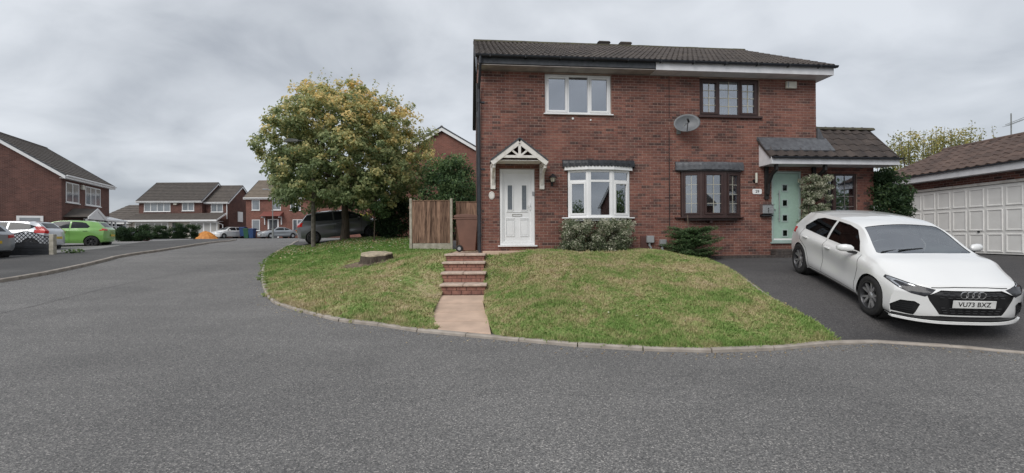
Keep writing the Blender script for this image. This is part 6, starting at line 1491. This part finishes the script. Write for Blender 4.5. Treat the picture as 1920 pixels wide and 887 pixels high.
def make_car(name, loc, heading, pitch, P, paint_m, label, detail=1, glass=m_glass_car, glass_rear=None, spokes=5, rim_m=m_alloy_dk, face_m=m_alloy, windows=(), rear_glass=None, screen=None,
             regions=(), seams=(), handles=(), arch=None, group=None, nx=40, steer=0.0, interior=True, mirror=True):
    t = empty(name, loc, 0, label, 'car', group); ZOFF[t] = 0
    t.rotation_euler = (Matrix.Rotation(heading, 3, 'Z') @ Matrix.Rotation(-pitch, 3, 'Y')).to_euler()
    bm = car_body(P, nx, 3 if detail else 2, 6)
    ra = arch or P['rw']+.045; side = lambda f: abs(f.normal.y) > .25 or True
    dead = []
    for xw in P['wb']:
        circ = [(xw+ra*math.cos(a), P['rw']+ra*math.sin(a)) for a in np.linspace(0, 2*math.pi, 29)[:-1]]
        fs = cookie(bm, circ, 'y', lambda f: abs(f.calc_center_median().y) > .50)
        bmesh.ops.delete(bm, geom=fs, context='FACES')
    for nm, poly, axis, filt, m, inset, sk in regions:
        bm.normal_update(); fs = carve(bm, poly, axis, filt)
        if isinstance(poly, tuple):
            for sg in (1, -1): lift_region(bm, [f for f in fs if f.is_valid and f.calc_center_median().y*sg > 0], nm, m, t, inset, sk)
        else: lift_region(bm, fs, nm, m, t, inset, sk)
    sidef = lambda f: abs(f.normal.y) > .35
    for i, poly in enumerate(windows):
        bm.normal_update(); fs = cookie(bm, poly, 'y', sidef)
        for sg in (1, -1): lift_region(bm, [f for f in fs if f.is_valid and f.calc_center_median().y*sg > 0], 'side_window', (glass_rear or glass), t, .008, m_trim)
    if screen: bm.normal_update(); lift_region(bm, cookie(bm, screen, 'z', lambda f: f.normal.z > .2 and f.normal.x > .12 and f.calc_center_median().z > .85*P['zl'][-2][1]), 'windscreen', glass, t, .006, m_trim)
    if rear_glass: bm.normal_update(); lift_region(bm, cookie(bm, rear_glass, 'x', lambda f: f.normal.x < -.2), 'rear_window', glass_rear or glass, t, .006, m_trim)
    sf = []
    for pts in seams:
        ax, fl, pts = pts
        for q in strip_poly(pts, .011): bm.normal_update(); cookie(bm, q, ax, fl, grow=.006); sf.append((ax, fl, q))
    bm.normal_update(); hit = set()
    for f_ in (bm.faces if sf else []):
        c_ = f_.calc_center_median()
        for ax, fl, q in sf:
            i_, j_ = AX[ax]
            if pip(q, c_[i_], c_[j_]) and fl(f_): hit.add(f_); break
    sf = list(hit)
    if sf: lift_region(bm, sf, 'panel_gap', m_seamd, t, .006)
    me = bpy.data.meshes.new('body'); bm.to_mesh(me); bm.free(); me.materials.append(paint_m); me.shade_smooth(); me.set_sharp_from_angle(angle=R(38))
    o = bpy.data.objects.new('body', me); COL.objects.link(o); o.parent = t
    # inner arches
    for xw in P['wb']:
        for s in (1, -1):
            b = MB()
            b.lathe([(ra+.004, s*(P['yw']+.04)), (ra+.004, s*.50)], (xw, 0, P['rw']), 'y', 24); b.lathe([(0, s*.50), (ra+.004, s*.50)], (xw, 0, P['rw']), 'y', 24)
            b.build('wheel_arch_liner', m_seamd, t)
    for xw in P['wb']:
        for s in (1, -1): wheel_parts(t, xw, s*P['yw'], P['rw'], P['rw'], P['tw'], s, spokes, rim_m, face_m, detail, steer if xw > 0 else 0)
    if interior:
        b = MB(); zf_ = .42; zh = pch(P['zl'], 0)
        b.box(P['x0']+.35, 1.1, -.70, .70, zf_-.08, zf_)
        b.hexa([(.78, -.68, zf_), (1.15, -.68, zf_), (1.15, .68, zf_), (.78, .68, zf_)], [(.80, -.68, zh-.02), (1.08, -.66, zh), (1.08, .66, zh), (.80, .68, zh-.02)])
        b.build('dashboard', m_trim, t)
        for s in (.36, -.36):
            for xb in (-.28, -1.08):
                b = MB(); b.hexa([(xb, s-.25, zf_), (xb+.55, s-.25, zf_), (xb+.55, s+.25, zf_), (xb, s+.25, zf_)], [(xb, s-.25, zf_+.16), (xb+.55, s-.25, zf_+.20), (xb+.55, s+.25, zf_+.20), (xb, s+.25, zf_+.16)])
                b.hexa([(xb-.10, s-.24, zf_), (xb+.08, s-.24, zf_), (xb+.08, s+.24, zf_), (xb-.10, s+.24, zf_)], [(xb-.24, s-.20, zh+.10), (xb-.15, s-.20, zh+.12), (xb-.15, s+.20, zh+.12), (xb-.24, s+.20, zh+.10)])
                b.hexa([(xb-.24, s-.12, zh+.12), (xb-.15, s-.12, zh+.13), (xb-.15, s+.12, zh+.13), (xb-.24, s+.12, zh+.12)], [(xb-.26, s-.11, zh+.30), (xb-.19, s-.11, zh+.30), (xb-.19, s+.11, zh+.30), (xb-.26, s+.11, zh+.30)])
                b.build('seat', m_seat, t, bevel=.03)
        b = MB(); pts = [(.52+.07*math.sin(a), -.36+.18*math.cos(a), zh+.02+.17*math.sin(a)) for a in np.linspace(0, 2*math.pi, 21)]; b.tube(pts, .015, 6, caps=False); b.tube([(.52, -.52, zh+.02), (.52, -.20, zh+.02)], .015, 5); b.tube([(.52, -.36, zh+.0), (.82, -.36, zh-.1)], .03, 6); b.build('steering_wheel', m_trim, t)
    if mirror:
        xm = mirror if isinstance(mirror, float) else .70; zm_ = pch(P['zl'], xm)+.075; wm_ = pch(P['wl'], xm)
        for s in (1, -1):
            b = MB(); b.use(paint_m)
            n_ = 12; V = []
            for i, (yy, sc_) in enumerate([(0, .45), (.03, .85), (.10, 1), (.17, .9), (.215, .5)]):
                for k in range(n_): a = 2*math.pi*k/n_; V.append((xm+.02-.02*i+.065*sc_*math.cos(a)+.02*sc_, s*(wm_+.05+yy), zm_+.01+.072*sc_*math.sin(a)*(1.0 if math.sin(a) > 0 else .8)))
            b.add(V, [(i*n_+k, i*n_+(k+1) % n_, (i+1)*n_+(k+1) % n_, (i+1)*n_+k) for i in range(4) for k in range(n_)]+[tuple(range(n_)), tuple(range(4*n_, 5*n_))])
            b.use(m_trim); b.hexa([(xm-.03, s*(wm_-.03), zm_-.085), (xm+.06, s*(wm_-.03), zm_-.085), (xm+.04, s*(wm_+.12), zm_-.06), (xm-.02, s*(wm_+.12), zm_-.06)], [(xm-.03, s*(wm_-.03), zm_-.045), (xm+.06, s*(wm_-.03), zm_-.045), (xm+.04, s*(wm_+.12), zm_-.03), (xm-.02, s*(wm_+.12), zm_-.03)])
            b.build('door_mirror', paint_m, t, smooth=50)
    for hx, hz in handles:
        for s in (1, -1):
            wy = pch(P['wc'], hx)-.004; b = MB(); b.hexa([(hx-.10, s*(wy), hz-.018), (hx+.10, s*wy, hz-.018), (hx+.085, s*(wy+.035), hz-.014), (hx-.085, s*(wy+.035), hz-.014)], [(hx-.10, s*wy, hz+.018), (hx+.10, s*wy, hz+.018), (hx+.085, s*(wy+.035), hz+.012), (hx-.085, s*(wy+.035), hz+.012)]); b.build('door_handle', paint_m, t, bevel=.008)
    return t
front = lambda f: f.calc_center_median().x > 1.3
rearf = lambda f: f.calc_center_median().x < -1.0
frontn = lambda f: f.calc_center_median().x > 1.3 and f.normal.x > .08
sd_ = lambda f: abs(f.normal.y) > .3
up = lambda f: f.normal.z > .3
hood_up = lambda f: f.normal.z > .3 and f.calc_center_median().x > .9
GR = [(-.37,.652),(-.53,.575),(-.50,.50),(-.38,.305),(.38,.305),(.50,.50),(.53,.575),(.37,.652)]
HL = ([(.42,.655),(.60,.692),(.77,.742),(.80,.745),(.82,.71),(.785,.63),(.68,.575),(.55,.55)],)
DRL = ([(.62,.688),(.77,.733),(.795,.738),(.808,.71),(.77,.635),(.75,.635),(.78,.70),(.76,.712),(.62,.672)],)
INT = ([(.585,.43),(.63,.255),(.83,.265),(.845,.36),(.76,.455),(.64,.465)],)
fwx, fwy, fwz = 5.86, 7.33, .31; rwx, rwy, rwz = 6.31, 9.88, .78
cxm, cym = (fwx+rwx)/2, (fwy+rwy)/2
hd = math.atan2(fwy-rwy, fwx-rwx); hv = Vector((math.cos(hd), math.sin(hd))); lv = Vector((-hv.y, hv.x))
# the wheels we see are on the car's right-hand side, so the centre line is 0.755 to the left of them
cc = Vector((cxm, cym))+lv*.755
near_car = make_car('parked_car', (cc.x, cc.y, (drive_z(6, fwy)+drive_z(6, rwy))/2+.004), hd, math.atan2(drive_z(6, fwy)-drive_z(6, rwy), 2.59), A1, m_p_white,
    'white five door hatchback parked nose down on the drive before the mint door', detail=1, nx=80, spokes=5, glass_rear=m_glass_cardark, rim_m=m_alloy_dk, face_m=m_alloy, arch=.352,
    windows=[[(.80,.935),(.62,1.08),(.36,1.235),(.10,1.285),(-.26,1.295),(-.26,.95)], [(-.33,.955),(-.33,1.295),(-.80,1.28),(-1.00,1.235),(-1.30,1.04),(-1.25,.985)]],
    screen=[(1.12,0),(1.11,.30),(1.06,.62),(1.02,.665),(.40,.545),(.38,.50),(.37,.25),(.365,0),(.37,-.25),(.38,-.50),(.40,-.545),(1.02,-.665),(1.06,-.62),(1.11,-.30)],
    rear_glass=[(-.52,1.02),(-.45,1.22),(.45,1.22),(.52,1.02)],
    regions=[('headlight_strip', DRL, 'x', frontn, m_headlamp, .004, m_trim), ('headlight', HL, 'x', frontn, m_headdark, .006, m_trim), ('grille', GR, 'x', front, m_trim, .022, m_trim), ('air_intake', INT, 'x', front, m_trim, .03, m_trim),
             ('front_splitter', [(-.82,.20),(-.82,.245),(-.60,.25),(-.36,.285),(.36,.285),(.60,.25),(.82,.245),(.82,.20)], 'x', front, m_trim, .012, m_trim),
             ('tail_light', ([(.50,.80),(.50,.93),(.82,.96),(.84,.84)],), 'x', lambda f: f.calc_center_median().x < -1.66, m_redlamp, .003, m_trim),
             ('sill_trim', [(-.90,.185),(-.90,.235),(.90,.235),(.90,.185)], 'y', lambda f: abs(f.calc_center_median().y) > .75, m_trim, .006, m_trim)],
    seams=[('y', sd_, [(.88,.90),(.92,.70),(.84,.42),(.86,.27)]), ('y', sd_, [(-.295,.93),(-.30,.50),(-.33,.27)]), ('y', sd_, [(-1.30,.97),(-1.28,.78),(-.98,.62),(-.86,.42),(-.84,.27)]), ('y', sd_, [(-.84,.27),(.86,.27)]),
           ('x', frontn, [(-.46,.675),(-.2,.692),(.2,.692),(.46,.675)])],
    handles=[(-.10,.815), (-1.02,.85)])
def car_plate(t, x, z, s, m=m_plate_w, y=0.0, face=1, lean=0.0, size=.092):
    o = MB(); o.box(-.006, .006, -.26, .26, -.056, .056); o = o.build('number_plate', m, t, bevel=.004); o.location = (x, y, z); o.rotation_euler = (0, lean, 0)
    if s: 
        tx_ = text(s, size, m_ink, o, (.0075*face, 0, -.002), (R(90), 0, R(90) if face > 0 else R(-90)), 'plate_lettering', sx=.92)
    return o
car_plate(near_car, 2.125, .475, 'VU73 BXZ')
b = MB()
for k in range(4):
    yc = (-1.5+k)*.070; pts = [(2.085, yc+.047*math.cos(a), .595+.047*math.sin(a)) for a in np.linspace(0, 2*math.pi, 25)]; b.tube(pts, .0075, 6, caps=False)
b.build('ring_badge', m_chrome, near_car, smooth=60)
b = MB()
for r_, z in enumerate([.625, .590, .555, .405, .37, .335]):
    n_ = 9 if z > .5 else 8; wmax = .36+(.62-z)*.8 if z > .54 else .40-(0.42-z)*.55
    for k in range(n_):
        y = -wmax+2*wmax*(k+.5*(r_ % 2)*.0+.5)/n_
        if abs(y) < .17 and z > .54: continue
        x = 2.098-.36*(abs(y)/.87)**3.2-max(0, z-.6)*.9-max(0, .30-z)*.35
        b.box(x-.004, x+.004, y-.026, y+.026, z-.005, z+.003)
b.build('grille_bars', mat('grille_satin', (.12,.12,.125), .35, metal=.5), near_car, kind='stuff')
b = MB()
for i in range(5):
    z = .285+i*.032
    for s in (1, -1):
        y0, y1 = .635, .80-.0*i; pts = [(2.085-.36*(y/.87)**3.2-max(0, .30-z)*.35, s*y, z) for y in np.linspace(y0, y1, 5)]; b.tube(pts, .004, 4)
b.build('intake_slats', m_black, near_car, kind='stuff')
b = MB()
pts = [(2.10-.36*(abs(y)/.87)**3.2, y, .182) for y in np.linspace(-.82, .82, 25)]
for p, q in zip(pts, pts[1:]): b.hexa([(p[0]-.06, p[1], p[2]-.012), (p[0]+.012, p[1], p[2]-.012), (q[0]+.012, q[1], q[2]-.012), (q[0]-.06, q[1], q[2]-.012)], [(p[0]-.06, p[1], p[2]+.012), (p[0]+.012, p[1], p[2]+.012), (q[0]+.012, q[1], q[2]+.012), (q[0]-.06, q[1], q[2]+.012)])
b.build('front_lip', m_p_white, near_car)
b = MB(); b.tube([(.90, -.05, 1.035), (1.03, -.60, .985)], .010, 5); b.tube([(.97, .02, 1.03), (1.02, -.35, 1.015)], .010, 5); b.build('wiper', m_black, near_car)
b = MB(); b.tube([(-1.35, 0, 1.38), (-1.42, 0, 1.43)], .018, 6); b.build('roof_aerial', m_black, near_car)
b = MB(); b.box(.42, .50, -.10, .10, 1.19, 1.25); b.build('rear_view_mirror', m_trim, near_car)

def scaled(base, L=1.0, W=1.0, H=1.0, **over):
    Q = {}
    for k, v in base.items():
        if isinstance(v, list): Q[k] = [(x*L, y*(W if k[0] == 'w' else H)) for x, y in v]
        else: Q[k] = v
    Q['x0'] = base['x0']*L; Q['x1'] = base['x1']*L; Q['wb'] = tuple(x*L for x in base['wb']); Q['yw'] = base['yw']*W; Q.update(over); return Q
def sc_poly(p, L, H): return [(x*L, z*H) for x, z in p]
def hatch(name, loc, heading, pitch, pm, label, L=.97, H=1.04, W=.98, wins=None, tail=None, plate=None, face='rear', rim=m_alloy_dk, fm=m_alloy, light=None, glass=m_glass_opq, over=None, belt=None, rear_plate_m=m_plate_y, mir=.70, tx_=1.66):
    P = scaled(A1, L, W, H, **(over or {})); P['rw'] = .30
    reg = [('headlight', ([(.46*W,.66*H),(.60*W,.715*H),(.80*W,.77*H),(.82*W,.66*H),(.60*W,.60*H)],), 'x', frontn, m_headlamp, .004, m_trim), ('grille', [(-.40,.33*H),(-.46,.45*H),(.46,.45*H),(.40,.33*H)], 'x', front, m_trim, .015, m_trim),
           ('upper_grille', [(-.34,.625*H),(-.38,.655*H),(.38,.655*H),(.34,.625*H)], 'x', front, m_trim, .01, m_trim),
           ('tail_light', (tail or [(.50,.80),(.50,.93),(.82,.98),(.84,.84)],), 'x', lambda f: f.calc_center_median().x < -tx_*L, light or m_redlamp, -.004, m_trim)]
    wn = [sc_poly(w_, L, H) for w_ in (wins or [[(.84,.93),(.62,1.10),(.36,1.265),(.10,1.305),(-.30,1.31),(-.30,.95)], [(-.37,.955),(-.37,1.31),(-.80,1.290),(-1.0,1.255),(-1.32,1.05),(-1.25,.985)]])]
    t = make_car(name, loc, heading, pitch, P, pm, label, detail=0, nx=40, glass=glass, windows=wn, screen=[(x*L, y*W) for x, y in [(1.03,0),(.965,.62),(.93,.66),(.40,.535),(.345,.25),(.34,0),(.345,-.25),(.40,-.535),(.93,-.66),(.965,-.62)]],
        rear_glass=[(-.52*W,1.04*H),(-.45*W,1.27*H),(.45*W,1.27*H),(.52*W,1.04*H)], regions=reg, seams=[('y', sd_, [(-.33*L,.93*H),(-.33*L,.30*H)]), ('y', sd_, [(.90*L,.9*H),(.86*L,.3*H)])], handles=[(-.15,.80*H), (-1.0*L,.84*H)], spokes=7, rim_m=rim, face_m=fm, interior=False, mirror=mir)
    if plate is not None or True:
        car_plate(t, (-1.945*L), .62*H, None, rear_plate_m); car_plate(t, 2.125*L, .40*H, None, m_plate_w)
    return t
tow = lambda x, y: Vector((-x, -y)).normalized()
# green hatchback and pale hatchback on the left drives, rears towards the road
hdg = math.atan2(-.39, -.92)
gx, gy = -24.05, 24.6
hatch('parked_car', (gx, gy, zr(gy)+.02), hdg, 0.02, m_p_green, 'bright lime green hatchback on the left drive, rear towards the road', L=.97, H=1.05, W=.97, rim=m_alloy_dk, fm=mat('alloy_black', (.02,.02,.022), .4), tail=[(.56,.90),(.50,1.0),(.84,1.03),(.86,.92)],
      wins=[[(.84,.93),(.62,1.10),(.36,1.265),(.10,1.305),(-.30,1.31),(-.30,.95)], [(-.37,.955),(-.37,1.30),(-.80,1.28),(-.98,1.24),(-1.18,1.06),(-1.10,.985)]])
wx, wy = -23.85, 21.5
hatch('parked_car', (wx, wy, zr(wy)+.03), hdg-.10, 0.0, m_p_silverwhite, 'pale silver hatchback with tall red tail lamp behind the lattice fence', L=.97, H=1.06, W=.97, tx_=1.42, tail=[(.60,.84),(.56,.92),(.56,1.18),(.70,1.20),(.86,.98),(.86,.88)],
      wins=[[(.84,.93),(.62,1.10),(.36,1.265),(.10,1.305),(-.34,1.31),(-.34,.95)], [(-.42,.955),(-.42,1.30),(-.80,1.28),(-1.15,1.22),(-1.45,1.12),(-1.2,.985)]])
hatch('parked_car', (-22.5, 18.2, zr(18.3)+.1), math.atan2(.10, -1), 0.0, m_p_silver, 'silver car cut off by the left edge with yellow rear number plate', L=1.0, H=1.03, W=1.0)
# the far cars
fx_, fy_ = px_at(430, 57); hatch('parked_car', (fx_, fy_, zr(57)+.02), math.atan2(-.93, -.36), 0, m_p_white, 'small white hatchback far up the road facing the camera', L=1.04, H=1.04, W=1.02)
CP_ = dict(zt=[(-1.92*1.08,1.00),(-1.5,1.02),(-1.0,1.22),(-.4,1.33),(.15,1.33),(.45,1.27),(1.12,.95),(1.3,.93),(1.7,.88),(2.0,.80),(2.28,.68)], zr=[(-2.07,.95),(-1.5,.97),(-1.0,1.15),(-.4,1.27),(.2,1.26),(.5,1.18),(1.1,.92),(1.3,.90),(1.7,.85),(2.0,.77),(2.28,.66)])
sx_, sy_ = px_at(521, 54); hatch('parked_car', (sx_, sy_, zr(54)+.02), math.atan2(-.86, -.50), 0, m_p_silver, 'silver low saloon facing the camera in front of the far terrace door', L=1.08, H=.98, W=1.0, over=CP_, mir=False,
      wins=[[(.84,.93),(.62,1.08),(.36,1.20),(.10,1.24),(-.30,1.24),(-.30,.95)], [(-.37,.955),(-.37,1.24),(-.80,1.15),(-.95,1.0)]])
bx_, by_ = px_at(207, 36); hatch('parked_car', (bx_, by_, zr(36)+.02), math.atan2(-.35, .94), 0, m_p_black, 'black car mostly hidden behind the evergreen shrubs on the left', L=.97, H=1.0, W=.98)
# grey people carrier beside the tree, nose up the sloping drive
ghd = math.atan2(.44, .90); G0 = Vector((-8.95, 23.85)); 
MP = dict(zt=[(-2.07,1.50),(-1.3,1.57),(-.4,1.59),(.30,1.56),(.62,1.46),(1.42,1.08),(1.6,1.045),(1.9,.98),(2.1,.90),(2.28,.78)], zr=[(-2.07,1.44),(-1.3,1.50),(-.4,1.52),(.30,1.49),(.66,1.38),(1.38,1.05),(1.6,1.01),(1.9,.95),(2.1,.87),(2.28,.76)],
          wr=[(-2.07,.54),(0,.60),(.4,.59),(1.35,.72),(1.9,.68),(2.28,.62)])
za = lawn_z(G0.x-1.3*math.cos(ghd), G0.y-1.3*math.sin(ghd))+.03; zb_ = lawn_z(G0.x+1.3*math.cos(ghd), G0.y+1.3*math.sin(ghd))+.03
mpv = hatch('parked_car', (G0.x, G0.y, (za+zb_)/2+.01), ghd, math.atan2(zb_-za, 2.6), m_p_grey, 'dark grey people carrier parked behind the lamp post and tree trunk', L=1.08, H=1.09, W=1.03, over=dict(MP, rw=.33), tail=[(.50,.86),(.50,1.00),(.70,1.10),(.86,1.02),(.90,.88)], fm=m_alloy_dk,
      wins=[[(1.12,.99),(.80,1.15),(.48,1.28),(.10,1.34),(-.28,1.345),(-.28,.97)], [(-.35,.97),(-.35,1.345),(-1.10,1.33),(-1.13,1.0)], [(-1.18,1.01),(-1.17,1.325),(-1.40,1.30),(-1.62,1.16),(-1.60,1.08)]], mir=.85)
